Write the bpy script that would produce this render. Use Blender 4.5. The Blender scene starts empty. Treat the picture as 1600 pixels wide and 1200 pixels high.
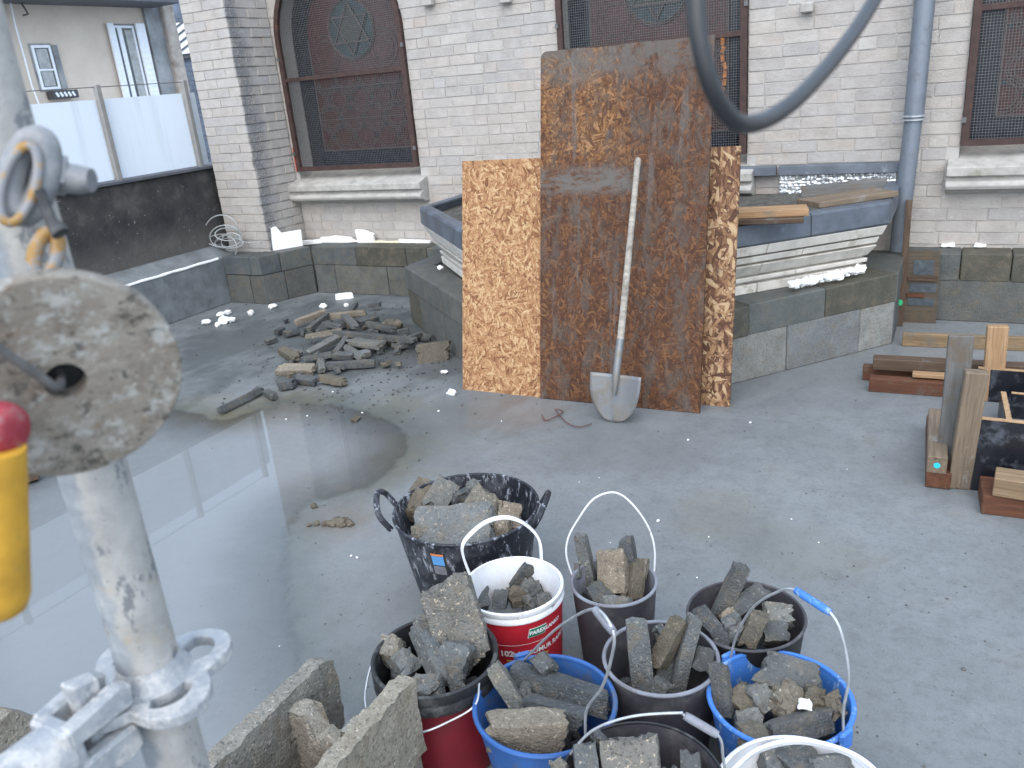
import bpy, bmesh, math, random
from mathutils import Vector, Matrix, noise
random.seed(7)
scn = bpy.context.scene
COL = scn.collection
rad = math.radians
# ------------------------------------------------------------------ camera
EYE = Vector((0, 0, 1.6)); F = 1296.3
P_, R_, A_ = rad(20.21), rad(-5.247), rad(29.281)
FW = Vector((-math.sin(A_) * math.cos(P_), math.cos(A_) * math.cos(P_), -math.sin(P_)))
_r = Vector((math.cos(A_), math.sin(A_), 0)); _u = _r.cross(FW)
RT = _r * math.cos(R_) + _u * math.sin(R_)
UP = -_r * math.sin(R_) + _u * math.cos(R_)
cd = bpy.data.cameras.new('camera'); cam = bpy.data.objects.new('camera', cd); COL.objects.link(cam)
M = Matrix.Identity(4)
for i in range(3):
    M[i][0], M[i][1], M[i][2], M[i][3] = RT[i], UP[i], -FW[i], EYE[i]
cam.matrix_world = M
cd.lens = F / 1600 * 36; cd.sensor_width = 36; cd.clip_start = .02; cd.clip_end = 500
cd.dof.use_dof = True; cd.dof.focus_distance = 2.8; cd.dof.aperture_fstop = 9
scn.camera = cam
# ------------------------------------------------------------------ light
SUN_EL, SUN_AZ = 46, 164
w = bpy.data.worlds.new('World'); scn.world = w; w.use_nodes = True
nt = w.node_tree; bg = nt.nodes['Background']
sky = nt.nodes.new('ShaderNodeTexSky'); sky.sky_type = 'NISHITA'; sky.sun_disc = False
sky.sun_elevation = rad(SUN_EL); sky.sun_rotation = rad(SUN_AZ); sky.air_density = 1.0; sky.dust_density = 3.0; sky.ozone_density = 1.5
ov = nt.nodes.new('ShaderNodeMix'); ov.data_type = 'RGBA'; ov.inputs[0].default_value = .62     # even veil of high cloud over the whole sky
nt.links.new(sky.outputs[0], ov.inputs[6]); ov.inputs[7].default_value = (4.7, 5.75, 7.0, 1); nt.links.new(ov.outputs[2], bg.inputs[0])
bg.inputs[1].default_value = .15
sd = bpy.data.lights.new('sun', 'SUN'); sd.energy = .8; sd.angle = rad(75); sd.color = (1, .96, .90)
sun = bpy.data.objects.new('sun', sd); COL.objects.link(sun)
# sky texture: rotation 0 = sun towards +Y, clockwise seen from above
sdir = Vector((math.sin(rad(SUN_AZ)) * math.cos(rad(SUN_EL)), math.cos(rad(SUN_AZ)) * math.cos(rad(SUN_EL)), math.sin(rad(SUN_EL))))
sun.rotation_euler = (-sdir).to_track_quat('-Z', 'Y').to_euler()
scn.view_settings.view_transform = 'Standard'; scn.view_settings.look = 'None'
scn.view_settings.exposure = 1.30; scn.view_settings.gamma = 1; scn.view_settings.use_curve_mapping = False

# ------------------------------------------------------------------ picture point -> place helpers
def ray(x, y): return FW + RT * ((x - 800) / F) - UP * ((y - 600) / F)
def G(x, y, z=0): d = ray(x, y); return EYE + d * ((z - EYE.z) / d.z)
def PY(x, y, Y): d = ray(x, y); return EYE + d * (Y / d.y)
def PX(x, y, X): d = ray(x, y); return EYE + d * (X / d.x)
def PD(x, y, dep): return EYE + ray(x, y) * dep
def PL(x, y, p, n): d = ray(x, y); return EYE + d * ((p - EYE).dot(n) / d.dot(n))
def prj(p):
    v = Vector(p) - EYE; d = v.dot(FW)
    return (800 + F * v.dot(RT) / d, 600 - F * v.dot(UP) / d, d)
def V(*a): return Vector(a)

# ------------------------------------------------------------------ material helper
class Mt:
    def __init__(s, name, rough=.8, metal=0., spec=.5):
        s.m = bpy.data.materials.new(name); s.m.use_nodes = True; s.t = s.m.node_tree
        s.b = s.t.nodes['Principled BSDF']; s.b.inputs['Roughness'].default_value = rough
        s.b.inputs['Metallic'].default_value = metal; s.b.inputs['Specular IOR Level'].default_value = spec
        s._pos = s._obj = s._rnd = None
    def n(s, ty, **kw):
        nd = s.t.nodes.new('ShaderNode' + ty)
        for k, v in kw.items(): setattr(nd, k, v)
        return nd
    def set(s, sock, v):
        if isinstance(v, bpy.types.NodeSocket): s.t.links.new(v, sock)
        elif isinstance(v, tuple) and len(v) == 3 and sock.type == 'RGBA': sock.default_value = (*v, 1)
        else: sock.default_value = v
    def pos(s):
        if not s._pos: s._pos = s.n('NewGeometry').outputs['Position']
        return s._pos
    def obj(s):
        if not s._obj: s._obj = s.n('TexCoord').outputs['Object']
        return s._obj
    def rnd(s):
        if not s._rnd: s._rnd = s.n('ObjectInfo').outputs['Random']
        return s._rnd
    def mapv(s, v, scale=(1, 1, 1), rot=(0, 0, 0), loc=(0, 0, 0)):
        m = s.n('Mapping'); s.set(m.inputs[0], v); m.inputs['Scale'].default_value = scale
        m.inputs['Rotation'].default_value = rot; m.inputs['Location'].default_value = loc
        return m.outputs[0]
    def noise(s, scale, detail=4, rough=.55, v=None, dist=0.):
        n = s.n('TexNoise'); s.set(n.inputs['Vector'], v or s.pos()); n.inputs['Scale'].default_value = scale
        n.inputs['Detail'].default_value = detail; n.inputs['Roughness'].default_value = rough; n.inputs['Distortion'].default_value = dist
        return n.outputs['Fac']
    def vor(s, scale, v=None, feature='F1', out='Distance', dim='3D', rnd=1.):
        n = s.n('TexVoronoi', feature=feature, voronoi_dimensions=dim); s.set(n.inputs['Vector'], v or s.pos())
        n.inputs['Scale'].default_value = scale; n.inputs['Randomness'].default_value = rnd
        return n.outputs[out]
    def math(s, op, a, b=0., c=None):
        n = s.n('Math', operation=op); s.set(n.inputs[0], a); s.set(n.inputs[1], b)
        if c is not None: s.set(n.inputs[2], c)
        return n.outputs[0]
    def step(s, v, lo, hi):
        n = s.n('MapRange', interpolation_type='SMOOTHSTEP'); s.set(n.inputs[0], v); n.inputs[1].default_value = lo; n.inputs[2].default_value = hi
        return n.outputs[0]
    def mix(s, f, a, b, mode='MIX'):
        n = s.n('Mix', data_type='RGBA', blend_type=mode); s.set(n.inputs[0], f); s.set(n.inputs[6], a); s.set(n.inputs[7], b)
        return n.outputs[2]
    def ramp(s, f, stops, interp='LINEAR'):
        n = s.n('ValToRGB'); s.set(n.inputs[0], f); r = n.color_ramp; r.interpolation = interp
        while len(r.elements) < len(stops): r.elements.new(.5)
        for e, (p, c) in zip(r.elements, stops): e.position = p; e.color = (*c, 1) if len(c) == 3 else c
        return n.outputs[0]
    def sep(s, v):
        n = s.n('SeparateXYZ'); s.set(n.inputs[0], v); return n.outputs
    def col(s, v): s.set(s.b.inputs['Base Color'], v); return s
    def ro(s, v): s.set(s.b.inputs['Roughness'], v); return s
    def bump(s, h, strength=.3, dist=.01):
        n = s.n('Bump'); s.set(n.inputs['Height'], h); n.inputs['Strength'].default_value = strength; n.inputs['Distance'].default_value = dist
        s.t.links.new(n.outputs[0], s.b.inputs['Normal']); return s
    def blob(s, x, y, r, soft=.6):     # mask for stains and painted light round a spot of the floor, ragged edge
        q = s.sep(s.pos()); dx = s.math('SUBTRACT', q[0], x); dy = s.math('SUBTRACT', q[1], y)
        d = s.math('SQRT', s.math('ADD', s.math('MULTIPLY', dx, dx), s.math('MULTIPLY', dy, dy)))
        d = s.math('ADD', d, s.math('MULTIPLY', s.math('SUBTRACT', s.noise(3.2, 6, .65), .5), r * 1.6))
        n = s.n('MapRange', interpolation_type='SMOOTHSTEP'); s.set(n.inputs[0], d); n.inputs[1].default_value = r; n.inputs[2].default_value = r * (1 - soft)
        return n.outputs[0]

def simple(name, c, rough=.6, var=.25, scale=30, metal=0., bump=.1, c2=None, spec=.5, dirt=None, dirtth=(.55, .7), dscale=9):
    m = Mt(name, rough, metal, spec); f = m.noise(scale, 5, .6)
    a = tuple(x * (1 - var) for x in c); b = c2 or tuple(min(1, x * (1 + var)) for x in c)
    k = m.ramp(f, [(.3, a), (.7, b)])
    if dirt: k = m.mix(m.step(m.noise(dscale, 8, .7), *dirtth), k, dirt)
    m.col(k); m.ro(m.math('ADD', m.math('MULTIPLY', m.noise(scale * .5), .3), rough - .15))
    if bump: m.bump(m.noise(scale * 2, 6, .6), bump, .004)
    return m.m

# ---- bricks: pale, weathered, paint-washed brick
def brick_mat(name, lo, hi, stain=False):
    m = Mt(name, .9, spec=.25)
    g = m.noise(11, 6, .6); f = m.noise(160, 5, .75)
    c = m.ramp(g, [(.3, lo), (.7, hi)])
    tint = m.ramp(m.rnd(), [(0, (.88, .89, .92)), (.35, (1.03, 1.0, .98)), (.6, (.94, .95, .98)), (.8, (1.0, .975, .95)), (1, (1.07, 1.07, 1.07))])
    c = m.mix(1., c, tint, 'MULTIPLY')
    c = m.mix(m.step(f, .56, .74), c, (lo[0] * .62, lo[1] * .60, lo[2] * .58))
    c = m.mix(m.math('MULTIPLY', m.step(m.noise(3.1, 7, .7), .56, .72), .5), c, (.40, .33, .27))
    c = m.mix(m.math('MULTIPLY', m.step(m.noise(70, 3, .6), .63, .72), .4), c, (.66, .65, .64))
    if stain:   # black mould band down the return face of the pilaster
        q = m.sep(m.pos())
        e = m.math('ADD', q[1], m.math('MULTIPLY', m.math('SUBTRACT', m.noise(5, 6, .7), .5), .22))
        band = m.math('MULTIPLY', m.step(e, 5.16, 5.2), m.math('SUBTRACT', 1., m.step(e, 5.24, 5.40)))
        spk = m.step(m.noise(70, 5, .8), .40, .50)
        side = m.step(q[0], -5.122, -5.116)
        c = m.mix(m.math('MULTIPLY', m.math('MULTIPLY', band, spk), m.math('MULTIPLY', side, .66)), c, (.075, .09, .11))
    m.col(c)
    h = m.math('ADD', m.noise(45, 6, .7), m.math('MULTIPLY', m.noise(220, 3, .7), .5))
    m.bump(h, .75, .006); return m.m
BRICK = brick_mat('pale_brick', (.352, .330, .306), (.436, .414, .388))
BRICKP = brick_mat('pilaster_brick', (.352, .332, .310), (.43, .41, .387), True)
mm = Mt('mortar', .95, spec=.2)
mm.col(mm.mix(mm.step(mm.noise(9, 6, .7), .5, .68), (.43, .412, .39), (.365, .342, .315))); mm.bump(mm.noise(120, 5, .7), .7, .005)
MORTAR = mm.m

# ---- terrace floor
m = Mt('wet_concrete', .5, spec=.25)
c = m.ramp(m.noise(1.3, 8, .62), [(.28, (.135, .146, .152)), (.5, (.176, .189, .195)), (.72, (.212, .226, .232))])
c = m.mix(m.math('MULTIPLY', m.step(m.noise(14, 9, .8), .45, .66), .36), c, (.085, .092, .095))
c = m.mix(m.math('MULTIPLY', m.step(m.noise(48, 6, .8), .50, .62), .28), c, (.082, .086, .088))
c = m.mix(m.math('MULTIPLY', m.step(m.noise(6, 9, .75, dist=.8), .57, .75), .45), c, (.27, .285, .295))
c = m.mix(m.math('MULTIPLY', m.step(m.noise(2.6, 8, .7), .57, .72), .5), c, (.155, .14, .105))
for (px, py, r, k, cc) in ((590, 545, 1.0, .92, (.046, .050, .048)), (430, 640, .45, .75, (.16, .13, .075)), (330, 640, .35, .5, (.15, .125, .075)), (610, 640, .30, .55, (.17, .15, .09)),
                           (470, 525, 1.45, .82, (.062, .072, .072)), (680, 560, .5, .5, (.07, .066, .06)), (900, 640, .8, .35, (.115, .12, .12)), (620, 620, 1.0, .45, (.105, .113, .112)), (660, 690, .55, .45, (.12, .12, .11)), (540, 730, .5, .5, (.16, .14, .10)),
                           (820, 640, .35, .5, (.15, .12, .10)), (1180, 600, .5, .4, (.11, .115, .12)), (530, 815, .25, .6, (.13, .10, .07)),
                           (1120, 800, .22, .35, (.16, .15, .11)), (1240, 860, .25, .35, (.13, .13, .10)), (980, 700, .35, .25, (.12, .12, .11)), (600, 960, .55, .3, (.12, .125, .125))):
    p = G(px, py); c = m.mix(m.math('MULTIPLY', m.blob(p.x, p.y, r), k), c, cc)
c = m.mix(m.math('MULTIPLY', m.step(m.noise(.9, 5, .6, v=m.mapv(m.pos(), loc=(5, 2, 0))), .48, .62), .22), c, (.105, .113, .115))
c = m.mix(m.math('MULTIPLY', m.step(m.noise(2.2, 6, .65, v=m.mapv(m.pos(), (1, .45, 1), rot=(0, 0, .5), loc=(1, 7, 0))), .52, .64), .4), c, (.20, .212, .218))
p = G(230, 930); c = m.mix(m.math('MULTIPLY', m.blob(p.x, p.y, 1.25), .5), c, (.19, .20, .205))     # floor painted paler under the puddle, making up for its dim sky reflection
spk = m.math('MULTIPLY', m.step(m.vor(30), .13, .06), m.step(m.noise(4, 3), .5, .6))
c = m.mix(m.math('MULTIPLY', spk, .8), c, (.05, .05, .05))
c = m.mix(m.math('MULTIPLY', m.step(m.noise(310, 2, .6), .58, .72), .55), c, (.10, .105, .115))
c = m.mix(m.math('MULTIPLY', m.step(m.noise(240, 2, .6, v=m.mapv(m.pos(), loc=(3, 5, 0))), .62, .72), .5), c, (.33, .345, .36))
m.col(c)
m.ro(m.math('ADD', m.math('MULTIPLY', m.step(m.noise(1.7, 7, .65), .35, .65), .35), m.math('ADD', .22, m.math('MULTIPLY', m.noise(40, 4), .2))))
m.bump(m.math('ADD', m.noise(8, 7, .65), m.math('MULTIPLY', m.noise(130, 4, .7), .35)), .28, .01)
FLOOR = m.m

# ---- puddle: a film of water over the slab
m = Mt('puddle_water'); t = m.t
at = m.n('Attribute', attribute_name='depth'); dep = at.outputs['Fac']      # metres inside the water line, stored on the mesh
dep = m.math('ADD', dep, m.math('MULTIPLY', m.math('SUBTRACT', m.noise(9, 8, .7), .5), .16))
dep = m.math('ADD', dep, m.math('MULTIPLY', m.math('SUBTRACT', m.noise(45, 5, .7), .5), .05))
wet = m.step(dep, -.012, .028)
fr = m.n('Fresnel'); fr.inputs[0].default_value = 1.38
gl = m.n('BsdfGlossy'); gl.inputs['Roughness'].default_value = .012
damp = m.math('MULTIPLY', m.step(dep, -.22, .01), m.math('SUBTRACT', 1., m.math('MULTIPLY', m.step(dep, -.01, .06), .85)))
tr = m.n('BsdfTransparent'); m.set(tr.inputs[0], m.mix(damp, (1, 1, 1), (.85, .865, .855)))
df = m.n('BsdfDiffuse'); df.inputs[0].default_value = (.37, .395, .415, 1)      # pale diffuse colour standing in for brighter sky reflection, stronger further in
m2 = m.n('MixShader'); m.set(m2.inputs[0], m.math('MULTIPLY', m.step(dep, .0, .40), .40)); t.links.new(tr.outputs[0], m2.inputs[1]); t.links.new(df.outputs[0], m2.inputs[2])
mx = m.n('MixShader'); m.set(mx.inputs[0], m.math('MULTIPLY', fr.outputs[0], wet)); t.links.new(m2.outputs[0], mx.inputs[1]); t.links.new(gl.outputs[0], mx.inputs[2])
t.links.new(mx.outputs[0], t.nodes['Material Output'].inputs[0]); t.nodes.remove(m.b)
WATER = m.m

# ---- concrete: rubble, blocks
def conc(name, a, b, speck=(.42, .37, .30), pit=(.05, .05, .048), wet=.8, sc=1., amt=.6):
    m = Mt(name, wet, spec=.35)
    c = m.ramp(m.noise(9 * sc, 7, .65), [(.3, a), (.7, b)])
    c = m.mix(1., c, m.ramp(m.rnd(), [(0, (.72, .75, .78)), (.3, (1, .97, .9)), (.6, (.86, .9, .94)), (1, (1.15, 1.1, 1.02))]), 'MULTIPLY')
    c = m.mix(m.math('MULTIPLY', m.step(m.noise(105 * sc, 4, .75), .53, .62), amt), c, pit)
    c = m.mix(m.math('MULTIPLY', m.step(m.noise(95 * sc, 4, .75, v=m.mapv(m.pos(), loc=(7, 1, 4))), .57, .66), amt), c, speck)
    c = m.mix(m.math('MULTIPLY', m.step(m.noise(17, 8, .75), .48, .66), .55), c, (.155, .125, .088))
    m.col(c)
    m.bump(m.math('ADD', m.noise(60 * sc, 6, .75), m.math('MULTIPLY', m.vor(170 * sc), .5)), .8, .006)
    return m.m
CH_GREY = conc('rubble_grey', (.095, .10, .10), (.165, .17, .165))
CH_DARK = conc('rubble_dark', (.05, .055, .058), (.10, .106, .11), speck=(.22, .22, .21))
CH_TAN = conc('rubble_tan', (.13, .115, .09), (.24, .21, .17), speck=(.50, .44, .36))
CH_SPECK = conc('rubble_speckled', (.12, .112, .10), (.20, .19, .17), speck=(.5, .42, .32), amt=.85)
CH_MUD = conc('rubble_mud', (.085, .075, .058), (.15, .13, .10), speck=(.25, .22, .17))
BLK_D = conc('block_dark_wet', (.066, .077, .080), (.112, .123, .124), speck=(.13, .14, .14), wet=.6, amt=.35)
BLK_O = conc('block_olive', (.055, .054, .043), (.090, .088, .070), speck=(.15, .14, .11), wet=.65, amt=.4)
BLK_L = conc('block_grey', (.17, .175, .17), (.27, .275, .265), speck=(.30, .29, .27), wet=.75, amt=.55)
BLK_M = conc('block_mid', (.075, .078, .074), (.125, .128, .12), speck=(.19, .185, .17), wet=.7, amt=.5)
HOLLOW = conc('hollow_block_concrete', (.20, .185, .155), (.30, .275, .235), speck=(.48, .43, .36), amt=.7)
UPST = simple('grey_upstand_render', (.15, .165, .172), .6, .3, 7, bump=.3, dirt=(.09, .10, .105))
m = Mt('tar_black_render', .75, spec=.35)
c = m.ramp(m.noise(4, 8, .68), [(.3, (.022, .022, .026)), (.52, (.048, .045, .044)), (.7, (.105, .098, .090))])
c = m.mix(m.step(m.sep(m.pos())[2], .78, .44), c, m.mix(m.noise(12, 7, .7), (.06, .055, .052), (.135, .125, .115)))
c = m.mix(m.step(m.noise(34, 4, .75), .66, .71), c, (.42, .42, .42))
m.col(c).bump(m.noise(9, 8, .7), .6, .02); TAR = m.m
# ---- osb
def osb(name, pal, smear=None, amt=.5, rough=.75, fs=1.):
    m = Mt(name, rough, spec=.3); o = m.obj()
    wob = m.n('TexNoise'); m.set(wob.inputs['Vector'], o); wob.inputs['Scale'].default_value = 7
    va = m.n('VectorMath', operation='SCALE'); m.set(va.inputs[0], wob.outputs['Color']); va.inputs['Scale'].default_value = .035
    vb = m.n('VectorMath', operation='ADD'); m.set(vb.inputs[0], o); m.set(vb.inputs[1], va.outputs[0]); o2 = vb.outputs[0]
    best = None
    for k, ang in enumerate((12, 62, -35, 95, -70)):
        v = m.mapv(o2, (1, 1, 1), (0, rad(ang), 0), (k * 3.1, 0, k * 1.7)); v = m.mapv(v, ((27 + 4 * k) * fs, 14, (150 - 9 * k) * fs))
        q = m.n('TexVoronoi', feature='F1', voronoi_dimensions='3D'); m.set(q.inputs['Vector'], v); q.inputs['Scale'].default_value = 1
        s = m.n('SeparateColor'); m.set(s.inputs[0], q.outputs['Color'])
        gr = m.noise(5, 4, .7, v=m.mapv(v, (.5, 1, 3)))
        val, tone = s.outputs[0], m.math('ADD', m.math('MULTIPLY', s.outputs[1], .72), m.math('MULTIPLY', gr, .4))
        tone = m.math('SUBTRACT', tone, m.math('MULTIPLY', m.step(q.outputs['Distance'], .5, .85), .28))
        if best is None: best = [val, tone]
        else:
            gt = m.math('GREATER_THAN', val, best[0])
            mx = m.n('Mix', data_type='FLOAT'); m.set(mx.inputs[0], gt); m.set(mx.inputs[2], best[1]); m.set(mx.inputs[3], tone)
            best = [m.math('MAXIMUM', val, best[0]), mx.outputs[0]]
    c = m.ramp(best[1], pal)
    if smear:
        c = m.mix(m.math('MULTIPLY', m.step(m.noise(7.5, 10, .78, v=m.mapv(o, (1.5, 1, .7)), dist=.4), .47, .60), amt), c, smear)
        c = m.mix(m.math('MULTIPLY', m.step(m.noise(9, 9, .8, v=m.mapv(o, (2.6, 1, .45), loc=(4, 0, 9))), .55, .67), amt), c, tuple(x * 1.5 for x in smear))
        q = m.sep(o)      # fresher orange corner, top left, and a grey cement band under it
        msk = m.math('MULTIPLY', m.math('MULTIPLY', m.step(q[0], .12, -.12), m.step(q[2], .28, .36)), m.step(m.noise(9, 8, .75, v=o), .40, .56))
        c = m.mix(m.math('MULTIPLY', msk, .55), c, m.ramp(best[1], [(.15, (.08, .032, .012)), (.45, (.20, .088, .03)), (.9, (.36, .20, .085))]))
        bnd = m.math('MULTIPLY', m.math('MULTIPLY', m.step(q[2], .16, .22), m.step(q[2], .34, .27)), m.step(q[0], .2, .0))
        c = m.mix(m.math('MULTIPLY', m.math('MULTIPLY', bnd, m.step(m.noise(10, 8, .75, v=m.mapv(o, (.7, 1, 2))), .40, .55)), .85), c, (.115, .108, .10))
        topb = m.math('MULTIPLY', m.step(m.math('ADD', q[2], m.math('MULTIPLY', m.math('SUBTRACT', m.noise(6, 6, .7, v=o), .5), .3)), .66, .80), m.step(m.noise(12, 8, .8, v=o), .36, .54))
        c = m.mix(m.math('MULTIPLY', topb, .8), c, (.10, .093, .085))
        stk = m.math('MULTIPLY', m.step(m.noise(1, 7, .7, v=m.mapv(o, (11, 1, 1.1))), .57, .66), m.step(m.noise(60, 5, .8, v=o), .36, .5))
        c = m.mix(m.math('MULTIPLY', stk, .5), c, (.12, .115, .11))
        c = m.mix(m.math('MULTIPLY', m.step(m.noise(24, 5, .7, v=m.mapv(o, loc=(2, 2, 1))), .70, .76), .8), c, (.33, .33, .32))
    else:
        c = m.mix(m.math('MULTIPLY', m.step(m.noise(6, 8, .75, v=o), .58, .72), .35), c, (.22, .17, .12))
    m.col(c); m.bump(m.math('ADD', best[0], m.math('MULTIPLY', best[1], .6)), .35, .003); return m.m
OSB_L = osb('osb_light', [(.08, (.09, .034, .016)), (.26, (.22, .100, .045)), (.58, (.36, .205, .10)), (.95, (.47, .32, .175))], fs=.8)
OSB_R = osb('osb_coarse', [(.15, (.06, .028, .018)), (.36, (.135, .065, .038)), (.6, (.28, .165, .085)), (.9, (.42, .30, .18))], fs=.5)
OSB_B = osb('osb_weathered', [(.1, (.038, .016, .009)), (.45, (.076, .032, .015)), (.7, (.110, .046, .019)), (.97, (.165, .078, .034))], (.078, .068, .060), .62, fs=.75)
# ---- timber
def timber(name, a, b, sc=1., dirt=None, dth=(.56, .72)):
    m = Mt(name, .75, spec=.3); o = m.obj()
    v = m.mapv(o, (2.5 * sc, 40 * sc, 40 * sc)); g = m.noise(1, 6, .65, v=v, dist=.6)
    c = m.ramp(g, [(.3, a), (.68, b)])
    c = m.mix(m.math('MULTIPLY', m.step(m.noise(1, 3, .6, v=m.mapv(o, (8, 130, 130))), .5, .62), .35), c, tuple(x * .55 for x in a))
    c = m.mix(m.math('MULTIPLY', m.step(m.vor(7, v=m.mapv(o, (1, 2, 2))), .09, .05), .8), c, (.06, .03, .015))
    if dirt: c = m.mix(m.step(m.noise(7, 7, .7), *dth), c, dirt)
    m.col(c).bump(g, .25, .003); return m.m
W_TAN = timber('timber_tan', (.155, .105, .058), (.28, .195, .115), dirt=(.13, .115, .09), dth=(.5, .66))
W_ORG = timber('timber_orange', (.23, .135, .065), (.38, .245, .14), dirt=(.17, .14, .10), dth=(.56, .7))
W_RED = timber('timber_red', (.062, .026, .016), (.135, .055, .028), dirt=(.10, .075, .055), dth=(.52, .68))
W_BRN = timber('timber_brown', (.050, .032, .022), (.12, .080, .054), dirt=(.12, .115, .105))
W_PAN = timber('timber_panel', (.060, .048, .036), (.115, .095, .072), dirt=(.10, .075, .05), dth=(.5, .66))
W_GRY = timber('timber_grey', (.085, .085, .083), (.15, .148, .142), dirt=(.115, .09, .068), dth=(.5, .68))
W_DRT = timber('timber_cement', (.115, .085, .06), (.20, .155, .11), dirt=(.22, .21, .195), dth=(.54, .68))
W_HAND = timber('ash_handle', (.23, .21, .18), (.40, .37, .325), dirt=(.17, .15, .125), dth=(.5, .64))
PLY = simple('black_film_plywood', (.007, .008, .012), .34, .4, 12, bump=.2, dirt=(.06, .066, .08), dirtth=(.50, .66), dscale=11)
PLYE = simple('plywood_edge', (.34, .22, .12), .8, .3, 60)
# ---- metals, plastics, others
ZINC = simple('zinc_pipe', (.175, .20, .235), .45, .2, 9, metal=.35, bump=.06, dirt=(.14, .15, .165), dirtth=(.5, .7))
LEAD = simple('lead_sheet', (.105, .122, .148), .5, .3, 8, metal=.3, bump=.2, dirt=(.33, .36, .40), dirtth=(.58, .75), dscale=6)
STONE = simple('cornice_stone', (.58, .55, .50), .85, .2, 10, bump=.35, dirt=(.36, .33, .27))
SILL = simple('sill_stone', (.35, .335, .31), .85, .22, 12, bump=.35, dirt=(.24, .235, .19))
MOSS = simple('mossy_felt', (.055, .05, .045), .9, .5, 25, bump=.8, c2=(.12, .115, .10), dirt=(.03, .04, .03))
IRON = simple('rusty_iron', (.055, .030, .026), .7, .4, 20, metal=.2, bump=.25, dirt=(.15, .055, .03), dirtth=(.6, .74))
WIRE = simple('galvanised_wire', (.125, .125, .125), .5, .2, 30, metal=.4, bump=0)
LEADC = simple('window_leading', (.095, .078, .074), .5, .2, 30, bump=0)
FOAM = simple('white_foam', (.80, .81, .80), .85, .08, 60, bump=.5, dirt=(.45, .45, .44), dirtth=(.63, .72), dscale=20)
FOAMY = simple('yellowed_foam', (.72, .70, .52), .85, .1, 50, bump=.5)
m = Mt('crumpled_foil', .4, .8); m.col((.72, .74, .76)); m.bump(m.vor(40, feature='F1'), .45, .02); FOIL = m.m
PANEL = None
m = Mt('white_panel', .45); sx = m.noise(1, 6, .7, v=m.mapv(m.pos(), (7, 7, .5)))
c = m.mix(m.math('MULTIPLY', m.step(sx, .5, .7), .45), (.70, .77, .84), (.50, .56, .62)); m.col(c); PANEL = m.m
POST = simple('grey_steel_post', (.27, .26, .245), .5, .12, 15, metal=.2, bump=.03)
RENDER = None
m = Mt('house_render', .9, spec=.2)
c = m.ramp(m.noise(.9, 8, .65), [(.3, (.50, .43, .365)), (.7, (.63, .55, .47))])
c = m.mix(m.math('MULTIPLY', m.step(m.noise(.7, 8, .75, v=m.mapv(m.pos(), (1, 1, .5), loc=(2, 9, 3))), .56, .70), .5), c, (.20, .18, .165))
m.col(c).bump(m.noise(18, 6, .7), .3, .02); RENDER = m.m
GREYR = simple('grey_stained_render', (.24, .25, .26), .9, .4, 1.5, bump=.3, dirt=(.10, .11, .12), dscale=1.2)
BOARDR = simple('weathered_board', (.36, .32, .28), .85, .2, 5, dirt=(.22, .19, .16), dscale=2)
EAVE = simple('dark_eave', (.085, .09, .105), .7, .2, 6)
WHITEP = simple('white_paint', (.72, .75, .80), .45, .06, 10, bump=.03)
GLASSD = simple('dark_pane', (.06, .07, .075), .08, .2, 3, bump=0)
CURTAIN = simple('pale_curtain', (.34, .35, .35), .9, .25, 9, bump=.2)
SLATE = simple('slate', (.10, .125, .17), .6, .3, 2.5, bump=.2)
BOXD = simple('window_box_dark', (.05, .05, .055), .6, .3, 20)
# stained glass colours
SG = {k: simple('stained_glass_' + k, c, .22, .4, 26, bump=.15) for k, c in dict(navy=(.010, .014, .024), red=(.058, .018, .015), rust=(.13, .05, .035), green=(.015, .035, .042), olive=(.030, .032, .024), slate=(.024, .030, .036)).items()}
SG['amber'] = simple('stained_glass_amber', (.55, .20, .05), .25, .5, 40, bump=.1)
# buckets
def plastic(name, c, rough=.45, dirt=(.20, .19, .17), th=(.52, .68), ds=9, spk=None):
    m = Mt(name, rough, spec=.4); o = m.pos()
    k = m.ramp(m.noise(12, 5), [(.3, tuple(x * .8 for x in c)), (.7, tuple(min(1, x * 1.15) for x in c))])
    k = m.mix(m.math('MULTIPLY', m.step(m.noise(ds, 9, .72), *th), .75), k, dirt)
    if spk:
        k = m.mix(m.math('MULTIPLY', m.step(m.noise(38, 5, .8, v=m.mapv(o, (1, 1, .35))), .54, .62), .85), k, spk)
    m.col(k); m.ro(m.math('ADD', rough - .15, m.math('MULTIPLY', m.noise(ds, 5), .4))); m.bump(m.noise(60, 5, .7), .15, .003); return m.m
P_BLK = plastic('tub_black_plastic', (.014, .016, .022), .45, (.075, .08, .095), spk=(.30, .32, .36), th=(.48, .62))
P_BLK2 = plastic('black_plastic', (.016, .017, .019), .5, (.12, .12, .115))
P_GRY = plastic('dirty_grey_plastic', (.048, .046, .054), .55, (.115, .11, .11), (.45, .65))
P_LGR = plastic('pale_grey_plastic', (.20, .215, .25), .55, (.13, .12, .13), (.42, .62))
P_BLU = plastic('blue_plastic', (.026, .095, .29), .5, (.085, .10, .115), (.46, .62))
P_BLU2 = plastic('bright_blue_plastic', (.045, .165, .50), .45, (.15, .19, .25), (.54, .68), spk=(.25, .36, .52))
P_WHT = plastic('white_plastic', (.68, .69, .71), .4, (.27, .22, .17), (.60, .68), 14)
P_RED = plastic('red_label_plastic', (.42, .018, .030), .4, (.10, .02, .02), (.60, .78))
P_DRED = plastic('dark_red_plastic', (.15, .010, .018), .42, (.055, .02, .022), (.54, .72))
P_GRN = simple('green_print', (.012, .17, .085), .4, .1, 20, bump=0)
P_INK = simple('white_print', (.78, .78, .78), .5, .05, 20, bump=0)
P_INKY = simple('yellow_print', (.65, .45, .08), .5, .05, 20, bump=0)
P_INKO = simple('orange_print', (.60, .20, .06), .5, .05, 20, bump=0)
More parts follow.
